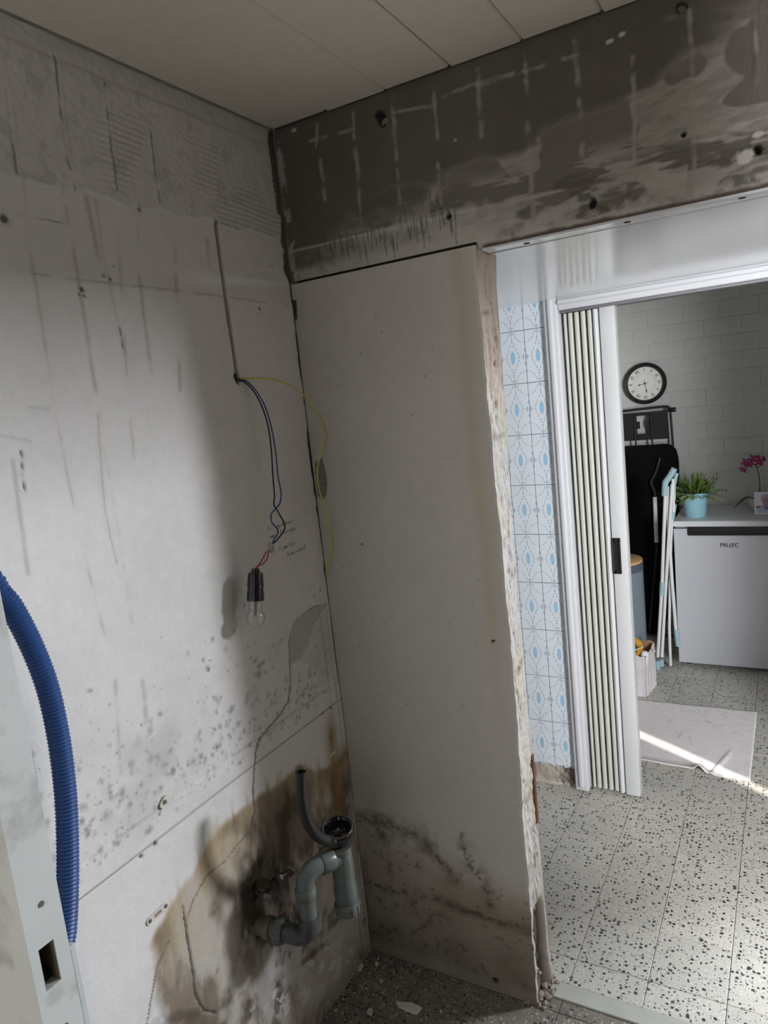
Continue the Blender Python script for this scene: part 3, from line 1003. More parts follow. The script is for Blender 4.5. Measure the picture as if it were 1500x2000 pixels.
def beam():
    x = np.linspace(0.004, 1.70, 601)
    z = np.linspace(2.018, 2.398, 141)
    A, B = np.meshgrid(x, z, indexing='ij')
    n1, n2 = fbm(A, B, 7, 5, 201), fbm(A, B, 30, 4, 202)
    C = np.ones(A.shape + (3,)) * np.array([0.135, 0.121, 0.099])
    C *= (0.80 + 0.28 * n1 + 0.18 * (n2 - 0.5))[..., None]
    h = 0.002 * (n1 - 0.5) + 0.001 * (n2 - 0.5)
    light_ = (0.43, 0.405, 0.36)
    # smeared tile adhesive: broad brushed swathes with dark round blobs left out of it
    sw = fbm(A * 0.55 + 0.3 * B, B * 1.3, 9, 4, 203)
    arch = 2.15 + 0.09 * sstep(0.35, 0.7, A) + 0.07 * sstep(0.80, 1.05, A) + 0.05 * (sw - 0.5) * 4
    zone = sstep(0.02, -0.03, B - arch) * sstep(0.14, 0.36, A + 0.5 * (B - 2.02))
    stroke = 0.55 + 0.75 * (fbm(A * 0.25 + B * 0.15, B * 1.0 - A * 0.12, 120, 3, 204) - 0.35)
    C = mixc(C, light_, zone * np.clip(stroke, 0, 1) * 0.85)
    h += zone * 0.0012
    blob = fbm(A * 0.8, B * 1.05, 14, 2, 205)
    C = mixc(C, (0.150, 0.135, 0.112), zone * sstep(0.54, 0.575, blob) * 0.9)
    streaks = sstep(0.52, 0.60, fbm(A * 0.12, B, 60, 3, 206)) * zone * sstep(2.17, 2.12, B)
    C = mixc(C, (0.46, 0.435, 0.39), streaks * 0.6)
    dk = sstep(0.56, 0.62, fbm(A * 0.22, B, 46, 3, 207)) * sstep(2.14, 2.10, B) * sstep(0.42, 0.55, A)
    C = mixc(C, (0.12, 0.105, 0.09), dk * 0.85)
    # pale plaster band along the foot, grey and scribbled over
    foot = 2.096 - 0.012 * A
    fb = sstep(0.004, -0.006, B - foot - 0.012 * (fbm(A, A * 0, 40, 3, 208) - 0.5))
    fade = sstep(0.03, 0.30, A + 0.25 * (fbm(A, B, 26, 4, 209) - 0.5)) * 0.5 + 0.45 * sstep(2.062, 2.035, B)
    C = mixc(C, (0.50, 0.475, 0.43), fb * np.clip(fade, 0, 1) * sstep(0.72, 0.55, A + 0.3 * (fbm(A, B, 20, 3, 210) - 0.5)))
    C = mixc(C, (0.47, 0.445, 0.40), fb * sstep(2.05, 2.03, B) * 0.7 * sstep(0.35, 0.55, fbm(A, B, 60, 4, 211)))
    d = np.abs(B - foot)
    C = mixc(C, (0.52, 0.50, 0.46), np.clip(1.2 - d / 0.004, 0, 1) * sstep(0.62, 0.50, A) * (0.4 + 0.6 * fbm(A, B, 60, 3, 212)))
    # pencil hatching
    rnd = random.Random(21)
    for k in range(62):
        a0 = 0.10 + 0.40 * k / 62 + rnd.uniform(-.006, .006)
        b0 = foot.min() + 0.075 - rnd.uniform(0.02, 0.08)
        ln = rnd.uniform(0.02, 0.055)
        if a0 > 0.40:
            b0 += 0.02
            ln *= 1.3
        i0, i1 = np.searchsorted(x, [a0 - .02, a0 + .02])
        sl = np.s_[i0:i1]
        d = pdist(A[sl], B[sl], [(a0, b0), (a0 + rnd.uniform(-.004, .008), b0 - ln)])
        C[sl] = mixc(C[sl], (0.10, 0.09, 0.08), np.clip(1.3 - d / 0.0016, 0, 1) * 0.7)
    # grout traces of the old tiles: vertical and horizontal bars
    bars = [[(620, 242), (617, 285)], [(604, 277), (690, 252)], [(626, 312), (635, 390)], [(690, 222), (692, 270)], [(692, 272), (702, 370)], [(767, 190), (771, 260), (776, 325)], [(846, 168), (850, 215), (855, 270)],
            [(845, 197), (935, 160)], [(933, 135), (937, 200), (941, 265)], [(933, 165), (1022, 138)], [(1024, 100), (1030, 180)], [(1022, 140), (1062, 128)], [(1123, 80), (1127, 140), (1134, 215), (1138, 310)],
            [(1236, 110), (1240, 200), (1240, 300), (1240, 370)], [(1345, 20), (1352, 120), (1356, 330)], [(1472, 30), (1478, 160)], [(700, 375), (708, 440)], [(776, 330), (782, 400)], [(1030, 240), (1036, 330), (1042, 420)], [(770, 220), (850, 205)], [(1100, 115), (1128, 108)], [(855, 320), (862, 400)]]
    for k, p in enumerate(bars):
        pp = wiggle(BW(*p), 0.0012, 6, 230 + k)
        d = pdist(A, B, pp) * (0.55 + 0.9 * fbm(A, B, 45, 3, 213 + k))
        w = 0.0052 if p[0][0] in (626, 692, 767, 1123, 933, 1030) else 0.0038
        mk = np.clip(1.5 - d / w, 0, 1)
        C = mixc(C, (0.34, 0.32, 0.27), mk * 0.75 * sstep(0.25, 0.65, fbm(A, B, 34, 3, 250 + k)))
        h += mk * 0.0015
    # holes
    for u, v, r in [(742, 228, .014), (748, 238, .010), (1158, 390, .008), (877, 423, .007), (1332, 12, .010), (1480, 290, .008), (1335, 262, .006)]:
        (a, b), = BW((u, v))
        d = np.hypot(A - a, B - b) * (0.65 + 0.7 * vnoise(A, B, 90, 240))
        mk = sstep(r, r * .7, d)
        C = mixc(C, (0.02, 0.018, 0.016), mk)
        h -= mk * 0.012
    for u, v, r in [(575, 254, .006), (752, 236, .004), (1214, 68, .005), (1190, 82, .005), (890, 274, .003), (1480, 262, .008), (1455, 305, .012)]:
        (a, b), = BW((u, v))
        d = np.hypot((A - a) * .6, B - b) * (0.65 + 0.7 * vnoise(A, B, 120, 241))
        C = mixc(C, (0.58, 0.555, 0.51), sstep(r, r * .6, d) * .9)
    # torn lower lip and dirty corner at the left
    lip = sstep(2.034, 2.022, B + 0.012 * (fbm(A, A * 0, 60, 3, 242) - 0.5)) * sstep(0.55, 0.62, A)
    C = mixc(C, (0.55, 0.53, 0.50), lip * 0.8)
    C = mixc(C, (0.085, 0.055, 0.042), sstep(2.0285, 2.022, B + 0.006 * (fbm(A, A * 0, 30, 3, 246) - 0.5)) * sstep(0.54, 0.56, A) * 0.92)
    lc = sstep(0.028, 0.012, A + 0.02 * (fbm(A, B, 30, 4, 243) - 0.5))
    C = mixc(C, (0.44, 0.42, 0.38), lc * sstep(0.40, 0.5, fbm(A, B, 28, 4, 244)) * .8)
    A = A + (0.002 + 0.013 * sstep(0.35, 0.6, fbm(B, B * 0, 26, 4, 245))) * sstep(0.05, 0.0, A)
    P = np.stack([A, -h, B], -1)
    # right of the partition the beam's lip hangs a little lower
    sag = sstep(0.535, 0.545, A) * sstep(2.08, 2.018, B) * 0.017
    P[..., 2] -= sag
    ex = MB()
    ex.box((0.0, 0.012, 2.022), (3.5, PT, 2.44))
    ex.box((1.70, 0.0, 2.02), (3.5, 0.02, 2.44))
    me = grid_mesh('wall_lintel', P, C, ex)
    o = link('wall_lintel', me, M_CONC, recenter=False)
    return tag(o, kind='structure', label='bare dark concrete beam with smeared adhesive and traces of tile joints')


BEAM = beam()

# ------------------------------------------------------------------ ceiling of the bathroom: long boards
ceil = MB().box((-0.1, -2.72, 2.412), (1.72, 0.09, 2.47)).build('ceiling', M_PLAIN)
tag(ceil, kind='structure', label='boarded bathroom ceiling of pale panels')
xs0, pw = 0.0095, 0.1672
for k in range(10):
    mb = MB()
    x0 = xs0 + k * pw
    ln = -0.004 if k % 2 else -0.010
    mb.box((x0 + 0.0008, -2.70, 2.398 - (k % 3) * 0.0006), (x0 + pw - 0.0008, ln, 2.412), 0.0042)
    mb.build('ceiling_board', M_CEIL, ceil)

# ------------------------------------------------------------------ floors
fl = MB().box((-0.1, -2.72, -0.12), (3.5, 3.2, -0.003)).build('floor', M_GROUT)
tag(fl, kind='structure', label='floor of speckled terrazzo tiles')
TX = [-0.01 + 0.2 * k for k in range(-1, 10)]
TY = [0.2 * k for k in range(-3, 16)]
_tiles = {}


def floor_tile(x0, x1, y0, y1, mt):
    key = (round(x1 - x0, 3), round(y1 - y0, 3), mt.name)
    g = 0.0009
    if key not in _tiles:
        w, d = x1 - x0, y1 - y0
        mb = MB()
        mb.v = [(g, g, -.003), (w - g, g, -.003), (w - g, d - g, -.003), (g, d - g, -.003), (g, g, -.0008), (w - g, g, -.0008), (w - g, d - g, -.0008), (g, d - g, -.0008),
                (g + .0012, g + .0012, 0), (w - g - .0012, g + .0012, 0), (w - g - .0012, d - g - .0012, 0), (g + .0012, d - g - .0012, 0)]
        mb.f = [(0, 1, 5, 4), (1, 2, 6, 5), (2, 3, 7, 6), (3, 0, 4, 7), (4, 5, 9, 8), (5, 6, 10, 9), (6, 7, 11, 10), (7, 4, 8, 11), (8, 9, 10, 11), (3, 2, 1, 0)]
        mb.sm = [False] * len(mb.f)
        me = mb.mesh('floor_tile')
        me.materials.append(mt)
        _tiles[key] = me
    o = bpy.data.objects.new('floor_tile', _tiles[key])
    o.parent = fl
    o.location = Vector((x0, y0, random.uniform(-0.0004, 0.0004))) - fl.location
    COL.objects.link(o)


for ix in range(len(TX) - 1):
    for iy in range(len(TY) - 1):
        x0, x1, y0, y1 = max(TX[ix], 0.0), TX[ix + 1], TY[iy], TY[iy + 1]
        if x1 < 0.01 or y0 > 3.0:
            continue
        if y0 >= 0.0 and y0 < 0.1:
            if x1 > 0.5:
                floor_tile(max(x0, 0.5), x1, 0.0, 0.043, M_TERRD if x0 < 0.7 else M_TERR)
            floor_tile(x0, x1, 0.102, y1, M_TERR)
        elif y0 < 0.0:
            if x0 < 1.35:
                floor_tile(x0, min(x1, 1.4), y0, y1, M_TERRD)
        else:
            floor_tile(x0, x1, y0, min(y1, 3.05), M_TERR)
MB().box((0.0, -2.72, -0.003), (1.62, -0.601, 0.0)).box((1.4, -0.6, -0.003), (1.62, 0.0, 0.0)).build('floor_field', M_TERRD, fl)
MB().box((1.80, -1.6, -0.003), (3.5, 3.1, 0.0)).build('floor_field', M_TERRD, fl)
th = MB().box((0.548, 0.044, -0.004), (1.72, 0.101, 0.004), 0.002).build('trim_1', mat('grey_stone_sill', lin(178, 180, 172), 0.55, var=0.05, vscale=20))
tag(th, kind='structure', label='pale stone threshold strip in the floor of the opening')

# ------------------------------------------------------------------ tiled wall of the hall with the door opening
YT = 1.085
tw = MB()
tw.box((0.0, YT + 0.012, 0.085), (0.40, 1.19, 2.44))
tw.box((0.0, YT + 0.022, 0.0), (0.40, 1.19, 0.085))
tw.box((1.60, YT, 0.0), (1.75, 1.19, 2.44))
tw.box((0.40, YT, 1.965), (1.60, 1.19, 2.44))
tw = tw.build('wall_tiled', M_WGROUT)
tag(tw, kind='structure', label='hall wall of pale blue printed tiles')
_wt = {}


def wall_tile(x0, z0, za, zb, w=0.1, ragged=False):
    key = (round(za, 3), round(zb, 3), w, ragged)
    if key not in _wt:
        g = 0.0011
        lo, hi = za - 0.1 + g, zb - 0.1 - g
        if ragged:
            rn = random.Random(int(x0 * 1000))
            n = 9
            bot = [(-w / 2 + g + (w - 2 * g) * k / n, lo + rn.uniform(-0.006, 0.012)) for k in range(n + 1)]
            poly = bot + [(w / 2 - g, hi), (-w / 2 + g, hi)]
            mb = MB()
            R = Matrix.Rotation(math.radians(90), 4, 'X')
            mb.prism(poly, 0.0, 0.0065, R)
            mb.v = [(x, y - 0.0 if y < -0.001 else y, z) for x, y, z in mb.v]
        else:
            mb = MB().box((-w / 2 + g, -0.0065, lo), (w / 2 - g, 0.006, hi), 0.0012)
        me = mb.mesh('wall_tile')
        me.materials.append(M_TILE)
        _wt[key] = me
    o = bpy.data.objects.new('wall_tile', _wt[key])
    o.parent = tw
    o.location = Vector((x0 + 0.05, YT + 0.0065, z0 + 0.1)) - tw.location
    COL.objects.link(o)


for cxi, x0 in enumerate((-0.02, 0.08, 0.18, 0.28)):
    for r in range(10):
        z0 = 0.09 + 0.2 * r
        if r == 9:
            wall_tile(x0, z0, 0.0, 0.094)
        elif r == 0:
            wall_tile(x0, z0, 0.0 + 0.0001 * cxi, 0.2, ragged=True)
        else:
            wall_tile(x0, z0, 0.0, 0.2)


def rubble():
    x = np.linspace(0.02, 0.40, 191)
    z = np.linspace(0.0, 0.11, 56)
    A, B = np.meshgrid(x, z, indexing='ij')
    right = sstep(0.285, 0.305, A + 0.04 * (fbm(A, B, 40, 3, 300) - 0.5))
    h = 0.010 * (fbm(A, B, 40, 4, 301) - 0.5) + right * 0.020 * (fbm(A, B, 75, 3, 302) - 0.6)
    C = np.ones(A.shape + (3,)) * np.array([0.44, 0.40, 0.34])
    C *= (0.75 + 0.5 * fbm(A, B, 30, 4, 303))[..., None]
    C = mixc(C, (0.16, 0.125, 0.10), right * 0.8 * (0.4 + fbm(A, B, 60, 3, 304)))
    C = mixc(C, (0.20, 0.16, 0.13), sstep(0.195, 0.185, A) * 0.8)
    C = mixc(C, (0.62, 0.60, 0.55), sstep(0.02, 0.008, B + 0.01 * (fbm(A, A * 0, 40, 3, 305) - .5)) * 0.5)
    P = np.stack([A, 1.098 - h, B], -1)
    me = grid_mesh('broken_base', P, C, None)
    o = link('broken_base', me, M_EDGE, tw)
    return o


rubble()

# glossy lowered ceiling of the hall
sof = MB()
zs_ = lambda y_: 1.997 - 0.015 * (y_ - 0.004) / (YT + 0.016)
for x0, y0, y1 in ((0.0, PT + 0.002, YT + 0.02), (0.548, 0.004, PT + 0.002)):
    za, zb = zs_(y0), zs_(y1)
    sof.add([(x0, y0, za), (1.75, y0, za), (1.75, y1, zb), (x0, y1, zb), (x0, y0, 2.0175), (1.75, y0, 2.0175), (1.75, y1, 2.0175), (x0, y1, 2.0175)],
            [(0, 3, 2, 1), (4, 5, 6, 7), (0, 1, 5, 4), (1, 2, 6, 5), (2, 3, 7, 6), (3, 0, 4, 7)])
sof = sof.build('ceiling_hall', M_GLOSS)
tag(sof, kind='structure', label='glossy white lowered ceiling of the hall')
MB().box((0.545, 0.050, 1.9945), (1.75, 0.0525, 1.9985)).build('panel_joint', M_GREYM, sof)
for u, v in [(1010, 464), (1212, 419), (1445, 367)]:
    p = hit(u, v, 2, 2.0)
    MB().lathe([(0.0, 0), (0.007, 0), (0.007, 0.002), (0.0, 0.002)], 16, Matrix.Translation((p[0], 0.026, 1.9958))).build('screw_hole', M_SLOT, sof)

# white door casing of the laundry opening
dt = MB()
dt.box((0.366, 1.062, 0.012), (0.420, 1.19, 1.985), 0.007, segs=3)
dt.box((0.382, 1.052, 0.03), (0.404, 1.08, 1.985), 0.008, segs=3)
dt = dt.build('trim_2', M_WHITE)
tag(dt, kind='structure', label='white lacquered door casing beside the blue tiles')
dh = MB()
dh.box((0.420, 1.066, 1.940), (1.62, 1.19, 1.990), 0.006, segs=3)
dh.box((0.420, 1.054, 1.960), (1.62, 1.08, 1.978), 0.006, segs=3)
dh = dh.build('trim_3', M_WHITE)
tag(dh, kind='structure', label='white lacquered head of the laundry doorway')
dr = MB().box((1.58, 1.06, 0.0), (1.64, 1.19, 1.99), 0.006, segs=2).build('trim_4', M_WHITE)
tag(dr, kind='structure', label='right jamb of the laundry doorway, outside the picture')

# laundry room: painted brick wall, ceiling, side wall
bwall = MB().box((-0.1, 3.0546, 0.0), (1.9, 3.2, 2.5)).build('wall_laundry', mat('painted_mortar', lin(186, 188, 184), 0.8, var=0.03))
tag(bwall, kind='structure', label='white painted brick wall of the laundry')
M_BRICK = mat('painted_brick', lin(190, 192, 187), 0.62, var=0.035, vscale=18, bmp=0.35, bscale=45)
_bm = {}
for r in range(24):
    z0 = -0.05 + 0.1 * r
    xo = 0.62 if r % 2 == 0 else 0.725
    for k in range(-4, 6):
        x0 = xo + 0.2 * k + 0.004 * math.sin(r * 3.1)
        xa, xb = max(x0, 0.0), min(x0 + 0.2, 1.7)
        za, zb = max(z0, 0.0), min(z0 + 0.1, 2.4)
        if xb - xa < 0.03:
            continue
        key = (round(xb - xa, 3), round(zb - za, 3), (r * 7 + k) % 4)
        if key not in _bm:
            me = MB().box((0.0008, -0.0030, 0.0008), (xb - xa - 0.0008, 0.004, zb - za - 0.0008), 0.0016).mesh('brick')
            me.materials.append(M_BRICK)
            _bm[key] = me
        o = bpy.data.objects.new('brick', _bm[key])
        o.parent = bwall
        rn = random.Random(r * 31 + k)
        o.location = Vector((xa, 3.0560 + rn.uniform(-0.0010, 0.0008), za)) - bwall.location
        o.rotation_euler = (rn.uniform(-.006, .006), rn.uniform(-.004, .004), rn.uniform(-.006, .006))
        COL.objects.link(o)
M_BROWNWALL = mat('taupe_plaster', lin(124, 118, 110), 0.9)  # kept dark to cut light bouncing off the unseen walls
for nm, lo, hi in [('ceiling_laundry', (-0.1, 1.19, 2.40), (1.9, 3.2, 2.5)), ('wall_laundry_right', (1.70, 1.19, 0.0), (1.80, 3.1, 2.44)),
                   ('wall_right', (1.62, -2.72, 0.0), (1.72, -0.44, 2.44)), ('wall_front', (-0.1, -2.72, 0.0), (1.72, -2.60, 2.44)),  # wall_right ends short, shaped to gate the added south lamp
                   ('ceiling_kitchen', (1.6, -1.7, 2.44), (3.6, 3.2, 2.54)), ('wall_kitchen_front', (1.7, -1.72, 0.0), (3.5, -1.6, 2.5)), ('wall_kitchen_back', (1.8, 3.06, 0.0), (3.5, 3.2, 2.5))]:
    o = MB().box(lo, hi).build(nm, M_PLAIN if nm in ('wall_laundry_right', 'ceiling_laundry') else M_BROWNWALL)
    tag(o, kind='structure', label=nm.replace('_', ' ') + ', outside the picture')
# east wall of the kitchen: solid but for a slit shaped to let in the sun streak
ew = MB()
S0, S1 = -0.217, -0.157
ew.box((3.49, -1.72, 0.0), (3.505, S0, 2.5))
ew.box((3.49, S1, 0.0), (3.505, 3.2, 2.5))
ew.box((3.49, S0, 2.25), (3.505, S1, 2.5))
ew.box((3.49, S0, 0.0), (3.505, S1, 0.55))
ew = ew.build('wall_kitchen_east', M_BROWNWALL)
tag(ew, kind='structure', label='east wall of the kitchen, outside the picture')
for k, (p0, p1, za, zb) in enumerate([((3.40, 1.62), (3.425, 2.68), 1.95, 2.42), ((2.12, -1.598), (3.28, -1.573), 0.45, 2.25)]):
    b = MB()
    n = 22
    for i in range(n):
        zz = za + (zb - za) * i / n
        b.box((p0[0], p0[1], zz), (p1[0], p1[1], zz + (zb - za) / n * 0.92), 0.003)
    w = b.build('window_%d' % (k + 1), M_WHITE)  # unseen blind panels added behind the two area lamps
    tag(w, kind='structure', label='kitchen window with closed white blind, outside the picture')

# ================================================================== THINGS IN THE BATHROOM
# ------------------------------------------------------------------ white door leaf standing open at the left
M_LOCK = mat('lock_metal', lin(120, 112, 98), 0.5, 0.3, var=0.2, vscale=60)
door = empty('door_leaf', (0.24, -1.24, 0.0), 'scuffed white door leaf standing open at the left with an empty lock slot', 'door')
xe, ya, yb = 0.48, -1.2625, -1.2195
hy0, hy1, hz0, hz1 = -1.2525, -1.2345, 1.112, 1.160
leaf = MB()
leaf.box((0.115, ya, 0.01), (xe, yb, hz0))
leaf.box((0.115, ya, hz1), (xe, yb, 2.03))
leaf.box((0.115, ya, hz0), (xe, hy0, hz1))
leaf.box((0.115, hy1, hz0), (xe, yb, hz1))
leaf.box((0.115, hy0, hz0), (xe - 0.035, hy1, hz1))
leaf = leaf.build('leaf', M_DOORW, door)
lip = MB().box((xe - 0.012, yb, 0.01), (xe - 0.002, yb + 0.010, 1.135), 0.002).build('rebate_strip', M_DOORW, door)
lk = MB()
lk.box((xe - 0.034, hy0 + 0.0005, hz0 + 0.0005), (xe - 0.030, hy1 - 0.0005, hz1 - 0.0005))
lk.box((xe - 0.034, hy0, hz0), (xe - 0.002, hy0 + 0.0015, hz1))
lk.box((xe - 0.034, hy1 - 0.0015, hz0), (xe - 0.002, hy1, hz1))
lk = lk.build('lock_slot', M_LOCK, door)
MB().box((xe - 0.029, hy0 + 0.002, hz0 + 0.001), (xe - 0.012, hy1 - 0.002, hz0 + 0.010), 0.001).build('latch', M_SLOT, lk)
for k, zz in enumerate((1.205, 1.060)):
    MB().lathe([(0.0, 0), (0.0032, 0), (0.003, 0.0012), (0.0, 0.0015)], 12, frame((xe, -1.240, zz), (1, 0, 0))).build('screw', M_LOCK, door)

# ------------------------------------------------------------------ blue corrugated hose
M_HOSE = mat('blue_hose_plastic', lin(36, 70, 124), 0.42, var=0.08, vscale=30)


def hose_path(px, x):
    return [tuple(hit(u, v, 0, x)) for u, v in px]


hp = hose_path([(-30, 1130), (0, 1160), (25, 1190), (65, 1268), (95, 1350), (116, 1450), (128, 1550), (132, 1640), (132, 1730), (128, 1820), (118, 1900)], 0.052)
x, y, z = hp[-1]
tail = [(0.052, y - 0.01, z - 0.12), (0.055, y - 0.02, z - 0.28), (0.055, y - 0.0, 0.10), (0.06, y - 0.06, 0.022), (0.075, y - 0.14, 0.022), (0.09, y - 0.20, 0.05), (0.095, y - 0.20, 0.20), (0.095, y - 0.17, 0.42)]
x, y, z = hp[0]
head = [(0.060, max(y - 0.16, -1.175), z - 0.10), (0.055, max(y - 0.09, -1.14), z - 0.01)]
path = spline(head + hp + tail, 26)
# even steps along the hose so that the ribs are even
P = np.array([tuple(p) for p in path])
seg = np.concatenate([[0], np.cumsum(np.linalg.norm(np.diff(P, axis=0), axis=1))])
st_ = 0.0017
t = np.arange(0, seg[-1], st_)
Q = np.stack([np.interp(t, seg, P[:, i]) for i in range(3)], 1)
rad = [0.0178 + 0.0013 * math.sin(2 * math.pi * k / 4.0) for k in range(len(Q))]
hose = MB().tube([tuple(q) for q in Q], rad, 20).build('corrugated_hose', M_HOSE)
tag(hose, 'thick blue ribbed hose hanging against the wall behind the white door edge', 'hose')
hp2 = hose_path([(20, 1390), (46, 1470), (64, 1565), (79, 1690), (88, 1790), (92, 1880), (96, 1990)], 0.0140)
x, y, z = hp2[-1]
hp2 = [(0.014, hp2[0][1] - 0.05, hp2[0][2] + 0.06)] + hp2 + [(0.014, y + 0.01, z - 0.14), (0.014, y + 0.0, 0.30), (0.014, y - 0.02, 0.02)]
path = spline(hp2, 26)
P = np.array([tuple(p) for p in path])
seg = np.concatenate([[0], np.cumsum(np.linalg.norm(np.diff(P, axis=0), axis=1))])
t = np.arange(0, seg[-1], st_)
Q = np.stack([np.interp(t, seg, P[:, i]) for i in range(3)], 1)
rad = [0.0115 + 0.0009 * math.sin(2 * math.pi * k / 4.0) for k in range(len(Q))]
h2 = MB().tube([tuple(q) for q in Q], rad, 14).build('corrugated_hose', M_HOSE)
tag(h2, 'second thinner blue hose, a sliver seen between door edge and thick hose', 'hose')

# ------------------------------------------------------------------ bare bulb on its wires
M_BLK = mat('black_insulation', lin(18, 18, 20), 0.4, var=0.1)
M_BLUE = mat('blue_insulation', lin(38, 78, 128), 0.45, var=0.08)
M_RED = mat('red_insulation', lin(150, 38, 48), 0.45, var=0.08)
M_YEL = mat('yellow_green_insulation', lin(190, 190, 84), 0.45, var=0.12, vscale=200)
M_BAK = mat('black_bakelite', lin(14, 13, 13), 0.12, var=0.05, coat=0.6)
M_CLR = mat('clear_plastic_connector', lin(176, 170, 160), 0.25, var=0.08)
lamp = empty('bare_lamp', tuple(hit(500, 1222, 0, 0.051)), 'bare clear bulb in black holder hanging by wires from the wall', 'lamp')


def wire(px, x_of, r, name, m, parent, n=8, per=8):
    pts = [tuple(hit(u, v, 0, x_of(k / (len(px) - 1)))) for k, (u, v) in enumerate(px)]
    return MB().tube(spline(pts, per), r, n).build(name, m, parent)


ramp = lambda t: -0.006 + 0.058 * min(1.0, t * 3.2)
wire([(465, 741), (480, 748), (496, 765), (512, 795), (524, 835), (530, 880), (533, 930), (536, 966), (535, 985), (541, 996), (553, 1018), (556, 1032), (545, 1050), (533, 1062)], ramp, 0.0019, 'wire', M_BLK, lamp)['label'] = 'black wire'
wire([(466, 739), (484, 746), (502, 766), (518, 795), (530, 835), (538, 880), (543, 930), (549, 962), (547, 982), (540, 992), (530, 1004), (531, 1020), (541, 1032), (542, 1042), (532, 1060)], lambda t: ramp(t) + 0.003, 0.0019, 'wire', M_BLUE, lamp)['label'] = 'blue wire'
wire([(524, 1076), (522, 1090), (514, 1101), (507, 1104), (500, 1111)], lambda t: 0.052, 0.0017, 'wire', M_RED, lamp)['label'] = 'red wire'
wire([(520, 1077), (514, 1090), (506, 1102), (497, 1112)], lambda t: 0.0515, 0.0017, 'wire', M_RED, lamp)['label'] = 'red wire'
pc = hit(529, 1070, 0, 0.052)
Mc = Matrix.Translation(Vector(pc)) @ Euler((math.radians(-38), 0, math.radians(20))).to_matrix().to_4x4()
cn = MB()
cn.box((-0.006, -0.011, -0.008), (0.006, 0.0, 0.010), 0.0015, Mc)
cn.box((-0.006, 0.001, -0.010), (0.006, 0.011, 0.006), 0.0015, Mc)
cn = cn.build('connector', M_CLR, lamp)
for s in (-0.0055, 0.006):
    MB().lathe([(0.0, 0), (0.0025, 0), (0.0022, 0.001), (0.0, 0.001)], 10, Mc @ frame((0.006, s, 0.0), (1, 0, 0))).build('screw', M_GREYM, cn)
top = Vector(hit(499, 1110, 0, 0.051))
bot = Vector(hit(499, 1226, 0, 0.051))
ax = (top - bot)
L = ax.length
Ml = frame(bot, ax)
# lamp holder: stepped turned cap, about 74 mm of the whole height
hb = L * 0.455
mb = MB().lathe([(0.0, L), (0.0095, L), (0.0097, L - 0.006), (0.0110, L - 0.007), (0.0170, L - 0.011), (0.0185, L - 0.017), (0.0188, L - 0.033), (0.0198, L - 0.034), (0.0202, L - 0.042), (0.0190, L - 0.044), (0.0192, L - 0.052),
                 (0.0203, L - 0.058), (0.0210, hb + 0.004), (0.0205, hb), (0.0, hb)][::-1], 36, Ml)
hd = mb.build('lamp_holder', M_BAK, lamp)
gl = [(0.0125, hb + 0.008), (0.0130, hb), (0.0150, hb - 0.008), (0.0205, hb - 0.020), (0.0225, hb - 0.030)]
R_, zc = 0.0228, 0.0235
prof = [(0.0125, hb + 0.006), (0.0132, hb - 0.002), (0.0165, hb - 0.010)]
for k in range(14):
    w = math.radians(48 - k * (138 / 13))
    prof.append((max(1e-7, R_ * math.cos(w)), zc + R_ * math.sin(w)))
inner = [(max(1e-7, r - 0.0006), z_ + (0.0005 if i > 9 else 0)) for i, (r, z_) in enumerate(prof)]
bulb = MB()
bulb.lathe(prof[::-1], 36, Ml)
bulb.lathe(inner, 36, Ml)
bulb = bulb.build('bulb', mat_glass('clear_glass'), lamp)
fm = MB()
fm.lathe([(0.0, hb), (0.004, hb), (0.0035, 0.036), (0.0022, 0.030), (0.0, 0.030)][::-1], 12, Ml)
fm.tube([Ml @ Vector(q) for q in [(0.002, 0, 0.032), (0.007, 0, 0.026)]], 0.0004, 5)
fm.tube([Ml @ Vector(q) for q in [(-0.002, 0, 0.032), (-0.007, 0, 0.026)]], 0.0004, 5)
fm.tube([Ml @ Vector(q) for q in [(0.007, 0, 0.026), (0.0, 0.003, 0.028), (-0.007, 0, 0.026)]], 0.0005, 5)
fm.build('filament', M_GREYM, bulb)

# loose earth wire
ex = [(466, 739, -0.004), (486, 739, 0.02), (510, 739, 0.03), (535, 742, 0.035), (560, 750, 0.04), (583, 763, 0.045), (603, 783, 0.05), (622, 815, 0.055), (635, 843, 0.058), (632, 870, 0.06), (623, 900, 0.06), (620, 928, 0.06), (624, 960, 0.058), (635, 990, 0.055), (644, 1030, 0.05), (645, 1085, 0.04), (637, 1123, 0.03)]
ew_ = MB().tube(spline([tuple(hit(u, v, 0, xx)) for u, v, xx in ex], 8), 0.0019, 8).build('earth_wire', M_YEL)
tag(ew_, 'loose yellow-green earth wire dangling in front of the wall corner', 'wire')

